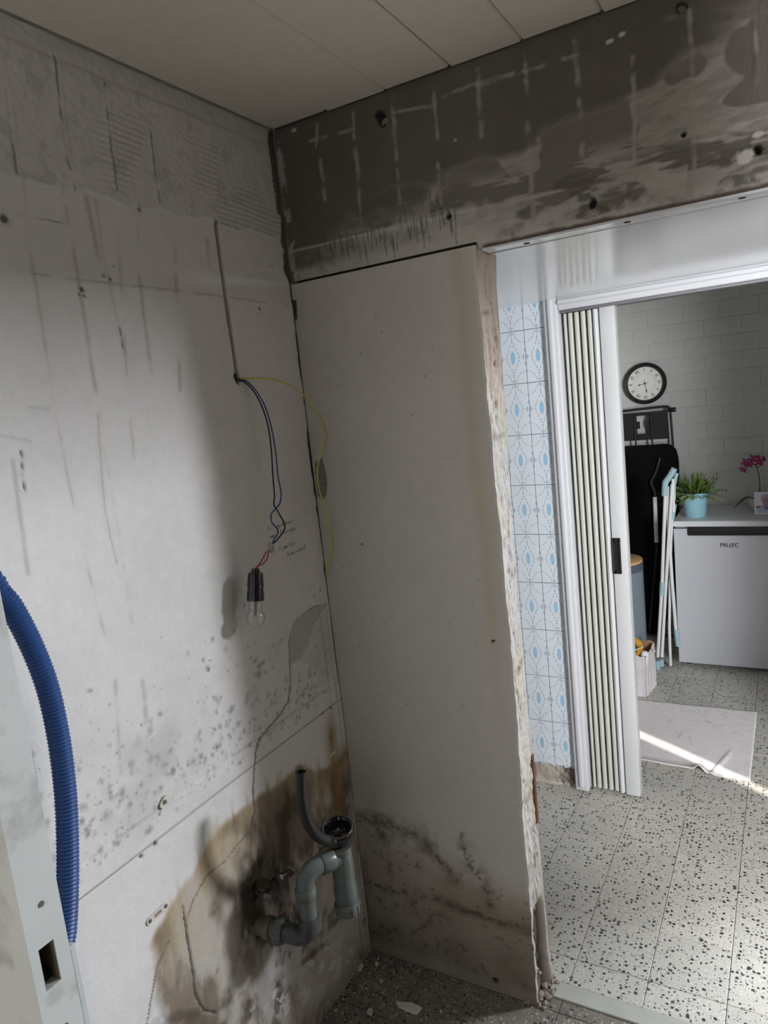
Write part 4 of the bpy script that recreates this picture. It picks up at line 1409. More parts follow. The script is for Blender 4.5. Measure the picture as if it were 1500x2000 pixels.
# handwriting in pencil on the plaster
GL = {'t': [[(.4, 1), (.3, .2), (.5, 0)], [(.05, .68), (.75, .74)]], 'i': [[(.3, .6), (.3, .1), (.5, 0)], [(.32, .85), (.36, .88)]], 's': [[(.6, .6), (.3, .5), (.6, .2), (.2, .02)]], "'": [[(.3, 1.1), (.25, .9)]],
      'a': [[(.65, .55), (.3, .6), (.1, .25), (.4, .05), (.65, .5), (.65, .1), (.8, 0)]], 'g': [[(.65, .55), (.3, .6), (.1, .25), (.4, .05), (.65, .5), (.6, -.4), (.2, -.5)]], 'u': [[(.1, .6), (.15, .1), (.5, .05), (.65, .6), (.68, .1), (.85, 0)]],
      'd': [[(.6, .55), (.25, .55), (.1, .2), (.4, .02), (.62, .3), (.72, 1.1), (.66, .1), (.85, 0)]], 'l': [[(.2, .2), (.5, 1.1), (.3, 1.15), (.3, .1), (.55, 0)]], 'e': [[(.1, .3), (.55, .4), (.4, .6), (.12, .35), (.3, .02), (.7, .12)]], 'v': [[(.1, .6), (.35, 0), (.65, .6)]],
      'n': [[(.1, .6), (.15, 0), (.2, .4), (.5, .6), (.6, .1), (.8, 0)]], 'm': [[(.08, .6), (.1, 0), (.2, .5), (.4, .55), (.42, 0), (.5, .5), (.7, .55), (.74, .05), (.9, 0)]], 'p': [[(.15, .6), (.1, -.5)], [(.15, .45), (.5, .6), (.6, .25), (.2, .05)]], 'j': [[(.4, .6), (.35, -.4), (.05, -.45)], [(.42, .85), (.45, .88)]],
      'r': [[(.12, .6), (.15, 0), (.2, .4), (.55, .6)]], 'b': [[(.15, 1.1), (.12, .05), (.5, .05), (.55, .4), (.15, .4)]], 'h': [[(.2, 1.1), (.12, 0), (.2, .4), (.5, .55), (.55, .05), (.75, 0)]], 'k': [[(.2, 1.1), (.14, 0)], [(.6, .6), (.18, .3), (.65, 0)]], 'I': [[(.3, 1.05), (.2, 0)], [(.1, 1.0), (.55, 1.1)]],
      '3': [[(.1, 1), (.55, 1), (.3, .6), (.6, .3), (.15, 0)]], '!': [[(.4, 1.1), (.3, .35)], [(.28, .05), (.3, .0)]], 'w': [[(.05, .6), (.2, 0), (.4, .5), (.55, 0), (.8, .6)]], '.': [[(.3, .05), (.35, .0)]]}
hw = MB()
rn = random.Random(4)
for (u, v), txt, w_, hh in [((522, 1037), "tis' agu adtrens!", .0082, .0105), ((527, 1052), 'van     lieve papa', .0080, .0105), ((545, 1076), '3 jaar lett .', .0082, .0100), ((560, 1087), 'Ik mis u heel!', .0082, .0105)]:
    (a, b), = LW((u, v))
    for ch in txt:
        if ch in GL:
            for stq in GL[ch]:
                pts = [(0.0012, a + (p + 0.18 * q) * w_ + rn.uniform(-.0003, .0003), b + q * hh + rn.uniform(-.0003, .0003)) for p, q in stq]
                if len(pts) == 2 and (Vector(pts[0]) - Vector(pts[1])).length < 0.0006:
                    pts[1] = (pts[1][0], pts[1][1] + 0.0008, pts[1][2])
                hw.tube(spline(pts, 3), 0.00038, 4, True)
        a += w_ * (0.85 if ch != ' ' else 0.55)
hw = hw.build('handwriting', mat('pencil', lin(96, 92, 90), 0.7), WALL_LEFT)

# ------------------------------------------------------------------ sink drain: strainer, bottle trap and waste pipe
M_GPVC = mat('grey_drain_plastic', lin(96, 104, 101), 0.34, var=0.10, vscale=40, dirt=lin(88, 84, 66), dscale=22, damt=0.7)
M_DPVC = mat('dark_drain_plastic', lin(74, 76, 80), 0.34, var=0.12, vscale=30, dirt=lin(60, 50, 40), dscale=25, damt=0.8)
M_RUB = mat('black_rubber_hose', lin(28, 25, 24), 0.5, var=0.1)
M_STEEL = mat('tarnished_steel', lin(120, 116, 112), 0.42, 0.7, var=0.25, vscale=50)
M_VALVE = mat('grimy_brass', lin(72, 62, 52), 0.38, 0.6, var=0.3, vscale=70)
TR = Vector((0.18, -0.330, 0.0))
drain = empty('sink_drain', (0.18, -0.33, 0.42), 'old sink drain of black strainer, grey bottle trap and bent waste pipe', 'drain pipe')
mb = MB()
mb.lathe([(0.0, 0.452), (0.026, 0.452), (0.0285, 0.47), (0.0290, 0.50), (0.0265, 0.512), (0.0275, 0.53), (0.0280, 0.575), (0.0262, 0.590), (0.0262, 0.604), (0.0, 0.604)], 36, Matrix.Translation(TR))
mb.build('bottle_trap', M_GPVC, drain)
nut = MB()
nut.lathe([(0.0, 0.428), (0.026, 0.428), (0.0315, 0.434), (0.0318, 0.456), (0.0300, 0.462), (0.0, 0.462)], 36, Matrix.Translation(TR))
for k in range(12):
    w = 2 * math.pi * k / 12
    nut.box((0.0312, -0.0028, 0.433), (0.0338, 0.0028, 0.457), 0.0006, Matrix.Translation(TR) @ Matrix.Rotation(w, 4, 'Z'))
nut.build('trap_nut', M_GPVC, drain)
# locking ring below the strainer
mb = MB().lathe([(0.0, 0.598), (0.0285, 0.598), (0.0295, 0.604), (0.0285, 0.612), (0.0, 0.612)], 36, Matrix.Translation(TR))
mb.build('clamp_ring', M_STEEL, drain)
# strainer cup, tipped a little towards the room
sd = Vector((0.13, -0.17, 1.0)).normalized()
sc_ = Vector((0.1805, -0.332, 0.660))
Ms = frame(sc_, sd) @ Matrix.Diagonal((1.07, 1.07, 1.07, 1.0))
cup = MB()
cup.lathe([(0.0, -0.050), (0.021, -0.050), (0.022, -0.030), (0.030, -0.018), (0.0385, -0.006), (0.0395, 0.0), (0.0380, 0.0025), (0.0300, 0.0030), (0.0275, 0.0), (0.0250, -0.010), (0.0215, -0.016), (0.0, -0.017)], 40, Ms)
cup = cup.build('strainer', M_BAK, drain)
rim = MB()
pr = []
for k in range(41):
    w = 2 * math.pi * k / 40
    pr.append(Ms @ Vector((0.0345 * math.cos(w), 0.0345 * math.sin(w), 0.0030)))
rim.tube(pr, 0.0030, 8, False)
rim.build('strainer_rim', mat('worn_dark_rim', lin(66, 60, 58), 0.4, 0.3, var=0.2, vscale=60), cup)
bars_ = MB()
for k in range(6):
    w = math.pi * k / 3
    bars_.box((0.003, -0.0012, -0.0165), (0.020, 0.0012, -0.0135), 0.0004, Ms @ Matrix.Rotation(w, 4, 'Z'))
bars_.lathe([(0.0, -0.017), (0.004, -0.017), (0.0035, -0.004), (0.0, -0.003)], 12, Ms)
bars_.build('strainer_grid', M_STEEL, cup)
# black overflow hose
op = [(0.178, -0.345, 0.628)] + [tuple(hit(u, v, 0, 0.176)) for u, v in [(626, 1637), (609, 1620), (598, 1598), (591, 1570), (588, 1540), (587, 1507)]]
oh = MB().tube(spline(op, 8), 0.0128, 20, False)
pth = spline(op, 8)
oh.tube(pth[::-1], 0.0106, 20, False)
n_ = len(oh.v)
oh = oh.build('overflow_hose', M_RUB, drain)
# horizontal branch from the trap, elbow, down pipe
e1 = [(0.176, -0.345, 0.588), (0.166, -0.370, 0.592), (0.155, -0.395, 0.594), (0.147, -0.412, 0.591), (0.142, -0.4225, 0.582), (0.139, -0.4285, 0.568), (0.138, -0.4305, 0.550), (0.138, -0.4315, 0.530)]
MB().tube(spline(e1, 6), 0.0225, 28).build('upper_elbow', M_GPVC, drain)
sl = MB()
a_, b_ = Vector((0.172, -0.356, 0.590)), Vector((0.158, -0.388, 0.594))
sl.tube([a_, a_.lerp(b_, .08), a_.lerp(b_, .92), b_], [0.0245, 0.0258, 0.0258, 0.0245], 28)
sl.build('pipe_collar', M_GPVC, drain)
sl = MB()
a_, b_ = Vector((0.138, -0.4310, 0.556)), Vector((0.138, -0.4318, 0.530))
sl.tube([a_, a_.lerp(b_, .1), a_.lerp(b_, .9), b_], [0.0240, 0.0256, 0.0256, 0.0240], 28)
sl.build('pipe_collar', M_GPVC, drain)
dp = [(0.138, -0.4318, 0.535), (0.138, -0.4325, 0.50), (0.138, -0.4330, 0.475)]
MB().tube(spline(dp, 4), 0.0215, 28).build('down_pipe', M_GPVC, drain)
e2 = [(0.138, -0.4330, 0.482), (0.137, -0.4332, 0.462), (0.132, -0.4345, 0.443), (0.120, -0.4370, 0.430), (0.104, -0.4410, 0.426), (0.086, -0.4450, 0.428), (0.066, -0.450, 0.432)]
MB().tube(spline(e2, 7), [0.0250] * 7 + [0.0238] * 36, 28).build('lower_elbow', M_DPVC, drain)
wn_ = MB()
wd = Vector((0.97, 0.16, -0.05))
Mw = frame((0.048, -0.4535, 0.434), wd)
wn_.lathe([(0.0, 0.0), (0.028, 0.0), (0.0325, 0.003), (0.0325, 0.020), (0.0285, 0.025), (0.0, 0.025)], 36, Mw)
for k in range(14):
    wn_.box((0.0318, -0.002, 0.004), (0.0340, 0.002, 0.019), 0.0005, Mw @ Matrix.Rotation(2 * math.pi * k / 14, 4, 'Z'))
wn_.build('wall_nut', M_GPVC, drain)
wf = MB().lathe([(0.0, -0.052), (0.022, -0.052), (0.022, -0.030), (0.027, -0.028), (0.027, -0.012), (0.021, -0.010), (0.021, 0.004), (0.0, 0.004)], 28, Mw)
wf.build('wall_sleeve', mat('stained_plastic', lin(124, 112, 94), 0.5, var=0.2, vscale=50), drain)

# stop valve on the wall behind the waste pipe
vp = hit(520, 1745, 0, 0.035)
valve = empty('stop_valve', (0.0, vp[1], vp[2]), 'grimy dark stop valve on the stained wall behind the waste pipe', 'valve')
MB().lathe([(0.0, -0.004), (0.026, -0.004), (0.025, 0.003), (0.014, 0.009), (0.0, 0.010)], 28, frame((0, vp[1], vp[2]), (1, 0, 0))).build('wall_rosette', M_VALVE, valve)
mb = MB().lathe([(0.0, 0.004), (0.011, 0.004), (0.011, 0.018), (0.0165, 0.020), (0.0175, 0.040), (0.013, 0.046), (0.010, 0.058), (0.0, 0.059)], 8, frame((0, vp[1], vp[2]), (1, 0, 0)), smooth=False)
mb.build('valve_body', M_STEEL, valve)
kn = MB()
kn.lathe([(0.0, 0.0), (0.016, 0.0), (0.018, 0.004), (0.018, 0.014), (0.015, 0.017), (0.0, 0.017)], 20, frame((0.034, vp[1] - 0.006, vp[2] + 0.018), (0.25, -0.2, 1)))
kn.build('valve_knob', M_VALVE, valve)
sp_ = MB()
sp_.tube(spline([(0.032, vp[1] + 0.012, vp[2] + 0.004), (0.034, vp[1] + 0.05, vp[2] + 0.004), (0.033, vp[1] + 0.085, vp[2] - 0.004), (0.028, vp[1] + 0.105, vp[2] - 0.02)], 6), 0.0085, 14)
sp_.build('spout_pipe', M_VALVE, valve)
ho = MB().lathe([(0.0, 0.0), (0.012, 0.0), (0.0125, 0.016), (0.0, 0.016)], 6, frame((0.033, vp[1] + 0.040, vp[2] + 0.004), (0, 1, 0)), smooth=False)
ho.build('hex_nut', M_STEEL, valve)
lv = MB().tube(spline([(0.040, vp[1] + 0.018, vp[2] - 0.008), (0.048, vp[1] + 0.030, vp[2] - 0.028), (0.050, vp[1] + 0.034, vp[2] - 0.05)], 5), 0.006, 10)
lv.build('lever', M_STEEL, valve)

# ------------------------------------------------------------------ small fixings on the left wall
M_CREAM = mat('cream_plastic', lin(206, 202, 190), 0.45, var=0.05)


def wall_plate(name, u0, v0, u1, v1, wid, label):
    (a0, b0), (a1, b1) = LW((u0, v0), (u1, v1))
    c = Vector((0.0008, (a0 + a1) / 2, (b0 + b1) / 2))
    d = Vector((0, a1 - a0, b1 - b0))
    ln_ = d.length
    Mx = frame(c, (1, 0, 0), d)
    o = empty(name, tuple(c), label, 'bracket')
    n = 8
    poly = []
    for s in (1, -1):
        for k in range(n + 1):
            w = math.radians(-90 + 180 * k / n) + (0 if s > 0 else math.pi)
            poly.append((s * (ln_ / 2 - wid / 2) + math.cos(w) * wid / 2, math.sin(w) * wid / 2))
    MB().prism(poly, 0.0, 0.004, Mx).build('plate', M_CREAM, o)
    return o, Mx, ln_


br, Mx, ln_ = wall_plate('mounting_strip', 284, 1803, 326, 1763, 0.017, 'oblong cream plastic fixing strip with two screws on the brown water stain')
for s in (-0.5, 0.5):
    MB().lathe([(0.0, 0.004), (0.0042, 0.004), (0.0036, 0.0056), (0.0, 0.006)], 14, Mx @ Matrix.Translation((s * (ln_ - 0.016), 0, 0))).build('screw', M_STEEL, br)
MB().box((-0.009, -0.0035, 0.0038), (0.009, 0.0035, 0.0046), 0.0006, Mx).build('slot', mat('reddish_slot', lin(150, 128, 116), 0.7), br)
br, Mx, ln_ = wall_plate('mounting_strip', 312, 1578, 325, 1553, 0.015, 'small cream wall clip with one screw above the thin panel line')
MB().lathe([(0.0, 0.004), (0.005, 0.004), (0.0042, 0.0062), (0.0, 0.0066)], 14, Mx).build('screw', M_STEEL, br)
br, Mx, ln_ = wall_plate('mounting_strip', 641, 1477, 654, 1466, 0.008, 'tiny pale fixing strip beside the wall corner above the drain')

# ------------------------------------------------------------------ plaster chips on the bathroom floor
M_CHIP = mat('plaster_chip', lin(206, 200, 190), 0.9, var=0.06, vscale=50, bmp=0.3, bscale=120)


def chip(u, v, w, d, h, seed):
    rn = random.Random(seed)
    p = FL(u, v)
    n = rn.randint(8, 12)
    poly = []
    for k in range(n):
        a = 2 * math.pi * k / n + rn.uniform(-.22, .22)
        r = rn.uniform(0.62, 1.15)
        poly.append((p[0] + math.cos(a) * w / 2 * r, p[1] + math.sin(a) * d / 2 * r))
    mb = MB()
    v_ = [(x_, y_, 0.0006) for x_, y_ in poly] + [(p[0] + (x_ - p[0]) * .86, p[1] + (y_ - p[1]) * .86, h * rn.uniform(.8, 1.1)) for x_, y_ in poly]
    f_ = [tuple(reversed(range(n))), tuple(range(n, 2 * n))] + [(k, (k + 1) % n, n + (k + 1) % n, n + k) for k in range(n)]
    mb.add(v_, f_)
    return mb.build('plaster_chip', M_CHIP)


tag(chip(801, 1968, 0.078, 0.036, 0.006, 2), 'largest flat white plaster flake on the dark bathroom floor', 'plaster chip', 'plaster chips on the bathroom floor')
tag(chip(723, 1979, 0.022, 0.020, 0.010, 3), 'white plaster lump just left of the largest flake', 'plaster chip', 'plaster chips on the bathroom floor')
tag(chip(704, 1893, 0.016, 0.034, 0.008, 4), 'narrow upright white plaster chip nearest the wall corner', 'plaster chip', 'plaster chips on the bathroom floor')
for k, (u, v, s) in enumerate([(736, 1884, .014), (745, 1917, .010), (675, 1919, .008), (668, 1931, .007), (862, 1976, .008), (656, 1975, .009), (716, 1931, .007), (739, 1873, .008), (692, 1940, .006), (770, 1900, .006), (833, 1935, .005)]):
    tag(chip(u, v, s, s * 0.9, s * 0.5, 20 + k), 'small crumb of white plaster lying on the dark bathroom floor', 'plaster chip', 'plaster crumbs on the bathroom floor')

# ================================================================== THE FOLDING DOOR
fd = empty('folding_door', (0.52, 1.12, 0.0), 'white concertina folding door pushed to the left of the laundry doorway', 'door')
MB().box((0.424, 1.085, 1.930), (1.58, 1.150, 1.9405), 0.002).build('track', M_GREYM, fd)
zt, zb_ = 1.928, 0.018
# narrow folded panels seen edge-on, each with a rounded nose
for k, (x0, x1) in enumerate([(0.430, 0.441), (0.447, 0.463), (0.470, 0.4865), (0.4935, 0.5105), (0.5175, 0.534)]):
    mb = MB()
    poly = [(x0, 1.19), (x1, 1.19), (x1, 1.105)]
    for i in range(1, 6):
        w = math.pi * i / 6
        poly.append(((x0 + x1) / 2 + (x1 - x0) / 2 * math.cos(w), 1.105 - 0.006 * math.sin(w)))
    poly.append((x0, 1.105))
    mb.prism(poly[::-1], zb_, zt)
    p_ = mb.build('fold_panel', M_PVC, fd)
    if k < 4:
        MB().box((x1 + 0.0002, 1.135, zb_), (x1 + (0.0055 if k == 0 else 0.0065), 1.18, zt)).build('hinge_strip', M_SLOT, p_)  # dark strip drawn in for the shaded gap between folds
mb = MB()
poly = [(0.536, 1.19), (0.560, 1.19), (0.560, 1.112)]
for i in range(1, 8):
    w = math.pi * i / 8
    poly.append((0.548 + 0.012 * math.cos(w), 1.112 - 0.022 * math.sin(w)))
poly.append((0.536, 1.112))
mb.prism(poly[::-1], zb_, zt)
mb.build('fold_panel', M_PVCW, fd)
ls = MB().box((0.563, 1.094, 0.012), (0.6175, 1.150, zt + 0.004), 0.003, segs=2).build('leading_stile', M_PVCW, fd)
hx0, hx1, hz0_, hz1_ = 0.566, 0.594, 0.935, 1.075
hd_ = MB()
hd_.box((hx0, 1.085, hz0_), (hx0 + 0.009, 1.0955, hz1_), 0.002)
hd_.box((hx1 - 0.007, 1.085, hz0_), (hx1, 1.0955, hz1_), 0.002)
hd_.box((hx0, 1.085, hz0_), (hx1, 1.0955, hz0_ + 0.014), 0.002)
hd_.box((hx0, 1.085, hz1_ - 0.014), (hx1, 1.0955, hz1_), 0.002)
hd_.box((hx0 + 0.004, 1.0915, hz0_ + 0.004), (hx1 - 0.003, 1.0945, hz1_ - 0.004))
hd_ = hd_.build('pull_handle', M_BLACKP, ls)
hd_['label'] = 'black recessed pull handle'

# ================================================================== THINGS IN THE LAUNDRY


def text_mesh(s, size, M, depth=0.0006, shear=0.0, bold=0.0, name='lettering', xscale=1.0):
    cu = bpy.data.curves.new('lettering', 'FONT')
    cu.body = s
    cu.size = size
    cu.align_x, cu.align_y = 'CENTER', 'CENTER'
    cu.extrude = depth
    cu.shear = shear
    cu.offset = bold
    cu.resolution_u = 2
    ob = bpy.data.objects.new('lettering', cu)
    COL.objects.link(ob)
    dg = bpy.context.evaluated_depsgraph_get()
    me = bpy.data.meshes.new_from_object(ob.evaluated_get(dg))
    bpy.data.objects.remove(ob)
    me.transform(M @ Matrix.Diagonal((xscale, 1, 1, 1)))
    return me


def upright(x, y, z, rot=0.0):
    """frame on a wall that faces the camera (-y): local x to the right, local y up"""
    return Matrix.Translation((x, y, z)) @ Matrix.Rotation(math.radians(90), 4, 'X') @ Matrix.Rotation(rot, 4, 'Z')


# ------------------------------------------------------------------ fridge
M_FR = mat('silver_fridge_front', lin(196, 198, 204), 0.42, 0.25, var=0.02, vscale=30, stretch=(6, 1, .3))
M_FRW = mat('white_fridge_enamel', lin(214, 216, 220), 0.3, var=0.015)
M_INK = mat('dark_print', lin(40, 42, 46), 0.5)
fr = empty('fridge', (0.86, 2.78, 0.0), 'silver table-top fridge with plants and a photo on its white top', 'fridge')
MB().box((0.592, 2.575, 0.022), (1.135, 3.02, 0.818), 0.004).build('cabinet', M_FRW, fr)
MB().box((0.582, 2.522, 0.820), (1.146, 3.03, 0.853), 0.007, segs=3).build('worktop', M_FRW, fr)
dq = MB()
dpoly = [(0.587, 0.028), (1.140, 0.028), (1.140, 0.768), (0.662, 0.768), (0.655, 0.776), (0.655, 0.808), (0.587, 0.808)]
dq.prism(dpoly, -0.040, 0.0, upright(0, 2.528, 0))
dq = dq.build('fridge_door', M_FR, fr)
MB().box((0.657, 2.545, 0.770), (1.140, 2.574, 0.818)).build('grip_recess', M_BLACKP, fr)
MB().box((0.662, 2.5265, 0.7685), (1.138, 2.534, 0.7735), 0.001).build('chrome_strip', M_GREYM, dq)
link('brand_lettering', text_mesh('FRI', 0.030, upright(0.8395, 2.5275, 0.717), bold=0.0006), M_INK, dq)
sl_ = MB()
sl_.prism([(-0.005, -0.0105), (0.008, -0.0105), (0.008, -0.0072), (0.0005, -0.0072), (0.0065, 0.0105), (0.0022, 0.0105)], -0.0004, 0.0008, upright(0.8665, 2.5275, 0.717))
sl_.build('brand_lettering', M_INK, dq)
link('brand_lettering', text_mesh('EC', 0.030, upright(0.8930, 2.5275, 0.717), bold=0.0006), M_INK, dq)
for x_ in (0.63, 1.10):
    for y_ in (2.60, 2.98):
        MB().lathe([(0.0, 0.0), (0.018, 0.0), (0.018, 0.024), (0.0, 0.024)], 14, Matrix.Translation((x_, y_, 0.0))).build('foot', M_BLACKP, fr)

# ------------------------------------------------------------------ plant in a pale blue pot
ZF = 0.853
pp = hit(1357, 1012, 2, ZF)
px_, py_ = float(pp[0]), float(pp[1]) + 0.055
M_POT = mat('pale_blue_pot', lin(152, 200, 214), 0.4, var=0.02)
M_SOIL = mat('potting_soil', lin(46, 36, 28), 0.95, var=0.3, vscale=80)
pl = empty('potted_plant', (px_, py_, ZF), 'bushy green narrow-leaved plant in a pale blue pot on the fridge', 'plant')
MB().lathe([(0.0, 0.0), (0.052, 0.0), (0.055, 0.004), (0.067, 0.128), (0.070, 0.130), (0.070, 0.138), (0.066, 0.138), (0.063, 0.120), (0.0, 0.120)], 36, Matrix.Translation((px_, py_, ZF))).build('pot', M_POT, pl)
MB().lathe([(0.0, 0.119), (0.0625, 0.119), (0.0, 0.126)], 24, Matrix.Translation((px_, py_, ZF))).build('soil', M_SOIL, pl)
m_, nt_, bs_ = new_mat('narrow_green_leaf')
oc = coords(nt_, 'Object')
nt_.links.new(mixrgb(nt_, noise(nt_, oc, 45.0, 2.0), lin(56, 82, 30), lin(134, 160, 76)), bs_.inputs['Base Color'])
bs_.inputs['Roughness'].default_value = 0.5
M_LEAF = m_
fo = MB()
rn = random.Random(12)
for k in range(210):
    az = rn.uniform(0, 2 * math.pi)
    el = rn.uniform(0.12, 1.45)
    ln0 = rn.uniform(0.09, 0.20) * (1.0 if el < 1.1 else 0.85)
    r0 = rn.uniform(0.0, 0.045)
    base = Vector((px_ + r0 * math.cos(az), py_ + r0 * math.sin(az), ZF + 0.118))
    dirv = Vector((math.cos(az) * math.cos(el), math.sin(az) * math.cos(el), math.sin(el)))
    side = dirv.cross(Vector((0, 0, 1)))
    side = side.normalized() if side.length > 1e-3 else Vector((1, 0, 0))
    wd_ = rn.uniform(0.0028, 0.0052)
    n = 5
    vv = []
    for i in range(n + 1):
        t_ = i / n
        c = base + dirv * ln0 * t_ + Vector((0, 0, -0.05 * ln0 / 0.12 * t_ * t_ * math.cos(el)))
        w_ = wd_ * math.sin(math.pi * min(0.98, 0.12 + 0.86 * t_)) + 0.0003
        vv += [tuple(c - side * w_), tuple(c + side * w_ + Vector((0, 0, 0.0008)))]
    fo.add(vv, [(2 * i, 2 * i + 1, 2 * i + 3, 2 * i + 2) for i in range(n)], True)
    if k % 3 == 0:      # small side leaflets near the tip
        for s in (-1, 1):
            for q in (0.55, 0.75):
                c = base + dirv * ln0 * q + Vector((0, 0, -0.05 * ln0 / 0.12 * q * q * math.cos(el)))
                e_ = c + (dirv * 0.5 + side * s * 0.8) * 0.032
                mm_ = (c + e_) / 2
                up_ = dirv.cross(side).normalized() * 0.0035
                fo.add([tuple(c), tuple(mm_ + up_), tuple(e_), tuple(mm_ - up_)], [(0, 1, 2, 3)], True)
fo.build('foliage', M_LEAF, pl)

# ------------------------------------------------------------------ orchid in a white pot
M_WPOT = mat('white_ceramic', lin(218, 214, 214), 0.25, var=0.02)
M_ORL = mat('dark_orchid_leaf', lin(42, 50, 38), 0.4, var=0.15)
M_PET = mat('magenta_petal', lin(150, 34, 98), 0.5, var=0.25, vscale=60)
ox, oy = 0.995, 2.83
orc = empty('orchid', (ox, oy, ZF), 'magenta orchid in a round white pot at the back of the fridge top', 'plant')
MB().lathe([(0.0, 0.0), (0.032, 0.0), (0.045, 0.012), (0.052, 0.035), (0.050, 0.058), (0.043, 0.072), (0.040, 0.070), (0.0, 0.062)], 32, Matrix.Translation((ox, oy, ZF))).build('pot', M_WPOT, orc)
MB().lathe([(0.0, 0.060), (0.040, 0.060), (0.02, 0.070), (0.0, 0.072)], 20, Matrix.Translation((ox, oy, ZF))).build('bark', M_SOIL, orc)
o_st = [(ox + 0.005, oy, ZF + 0.065), (ox + 0.012, oy, ZF + 0.13), (ox + 0.008, oy, ZF + 0.20), (ox - 0.002, oy, ZF + 0.245), (ox - 0.018, oy, ZF + 0.262), (ox - 0.045, oy, ZF + 0.262), (ox - 0.062, oy, ZF + 0.25)]
MB().tube(spline(o_st, 6), 0.0026, 8).build('stem', mat('orchid_stem', lin(74, 72, 56), 0.5), orc)
MB().tube(spline([(ox + 0.0, oy, ZF + 0.238), (ox + 0.014, oy, ZF + 0.250), (ox + 0.018, oy, ZF + 0.272)], 5), 0.0018, 6).build('stem', mat('orchid_stem_branch', lin(96, 60, 66), 0.5), orc)


def strap_leaf(pts, w, name):
    ps = spline(pts, 5)
    vv, n = [], len(ps)
    for i, p in enumerate(ps):
        t_ = i / (n - 1)
        ww = w * (math.sin(math.pi * (0.10 + 0.88 * t_)) ** 0.7) + 0.0005
        tg = (ps[min(i + 1, n - 1)] - ps[max(i - 1, 0)]).normalized()
        sd_ = tg.cross(Vector((0, 0, 1))).normalized()
        vv += [tuple(p - sd_ * ww + Vector((0, 0, .003))), tuple(p), tuple(p + sd_ * ww + Vector((0, 0, .003)))]
    ff = []
    for i in range(n - 1):
        for q in range(2):
            ff.append((3 * i + q, 3 * i + q + 1, 3 * i + q + 4, 3 * i + q + 3))
    k0 = len(vv)
    vv += [(a, b, c - 0.0016) for a, b, c in vv]
    ff += [tuple(reversed([i + k0 for i in f])) for f in ff]
    return MB().add(vv, ff, True).build(name, M_ORL, orc)


strap_leaf([(ox - 0.01, oy - 0.01, ZF + 0.066), (ox - 0.05, oy - 0.03, ZF + 0.078), (ox - 0.085, oy - 0.045, ZF + 0.055), (ox - 0.115, oy - 0.055, ZF + 0.022)], 0.016, 'leaf')
strap_leaf([(ox + 0.01, oy, ZF + 0.066), (ox + 0.05, oy - 0.01, ZF + 0.085), (ox + 0.10, oy - 0.015, ZF + 0.078), (ox + 0.15, oy - 0.02, ZF + 0.05)], 0.017, 'leaf')
strap_leaf([(ox, oy + 0.01, ZF + 0.066), (ox + 0.02, oy + 0.06, ZF + 0.09), (ox + 0.03, oy + 0.10, ZF + 0.075)], 0.017, 'leaf')


def flower(c, face, s, rot=0.0):
    Mf = frame(c, face)
    mb = MB()
    for k in range(5):
        a = 2 * math.pi * k / 5 + rot
        wide = 0.62 if k in (1, 4) else 0.40
        vv, ff = [], []
        n = 5
        for i in range(n + 1):
            t_ = i / n
            r_ = s * (0.08 + 0.92 * t_)
            w_ = s * wide * math.sin(math.pi * (0.12 + 0.80 * t_))
            zz = 0.25 * s * (t_ - t_ * t_ * 1.6)
            for q in (-1, 0, 1):
                x_, y_ = r_, q * w_ * 0.5
                vv.append((x_ * math.cos(a) - y_ * math.sin(a), x_ * math.sin(a) + y_ * math.cos(a), zz + (0.10 * s if q == 0 else 0)))
        for i in range(n):
            for q in range(2):
                ff.append((3 * i + q, 3 * i + q + 1, 3 * i + q + 4, 3 * i + q + 3))
        mb.add(vv, ff, True, Mf)
    f_ = mb.build('flower', M_PET, orc)
    MB().lathe([(0.0, 0.0), (0.16 * s, 0.03 * s), (0.12 * s, 0.25 * s), (0.0, 0.3 * s)], 10, Mf).build('lip', mat('orchid_lip', lin(190, 70, 130), 0.5), f_)


for (dx, dz), face, s in [((-0.055, 0.275), (-.4, -1, .3), 0.030), ((-0.070, 0.235), (-.5, -.8, -.5), 0.026), ((-0.020, 0.292), (0, -1, .4), 0.032), ((0.010, 0.278), (.3, -1, -.1), 0.034), ((0.035, 0.290), (.9, -.6, .3), 0.022), ((-0.035, 0.262), (-.1, -1, -.3), 0.024)]:
    flower(Vector((ox + dx, oy - 0.012, ZF + dz)), face, s, dx * 30)

# ------------------------------------------------------------------ printed portrait leaning on the pot
m_, nt_, bs_ = new_mat('printed_portrait')
oc = coords(nt_, 'Object')
spx = nt_.nodes.new('ShaderNodeSeparateXYZ')
nt_.links.new(oc, spx.inputs[0])
U_, V_ = X(nt_, spx.outputs[0]) * 1000.0, X(nt_, spx.outputs[2]) * 1000.0
wb = (noise(nt_, oc, 90.0, 3.0) - 0.5) * 6.0
el_ = lambda cx_, cz_, a, b: (((U_ - cx_ + wb) / a).sq() + ((V_ - cz_ + wb) / b).sq()).lt(1.0)
col_ = mixrgb(nt_, noise(nt_, oc, 12.0), lin(206, 204, 222), lin(224, 222, 232))
col_ = mixrgb(nt_, el_(-22, 38, 20, 8), col_, lin(84, 74, 98))
col_ = mixrgb(nt_, el_(10, 18, 46, 26), col_, lin(172, 174, 212))
col_ = mixrgb(nt_, el_(12, 86, 29, 26), col_, lin(168, 156, 172))
col_ = mixrgb(nt_, el_(14, 62, 22, 34), col_, lin(150, 112, 134))
col_ = mixrgb(nt_, el_(14, 34, 14, 9), col_, lin(108, 76, 96))
col_ = mixrgb(nt_, el_(6, 70, 6, 3) + el_(22, 70, 6, 3), col_, lin(84, 62, 78))
edge_ = U_.lt(-43.0) + U_.gt(43.0) + V_.lt(8.0) + V_.gt(116.0)
col_ = mixrgb(nt_, edge_, col_, lin(226, 224, 234))
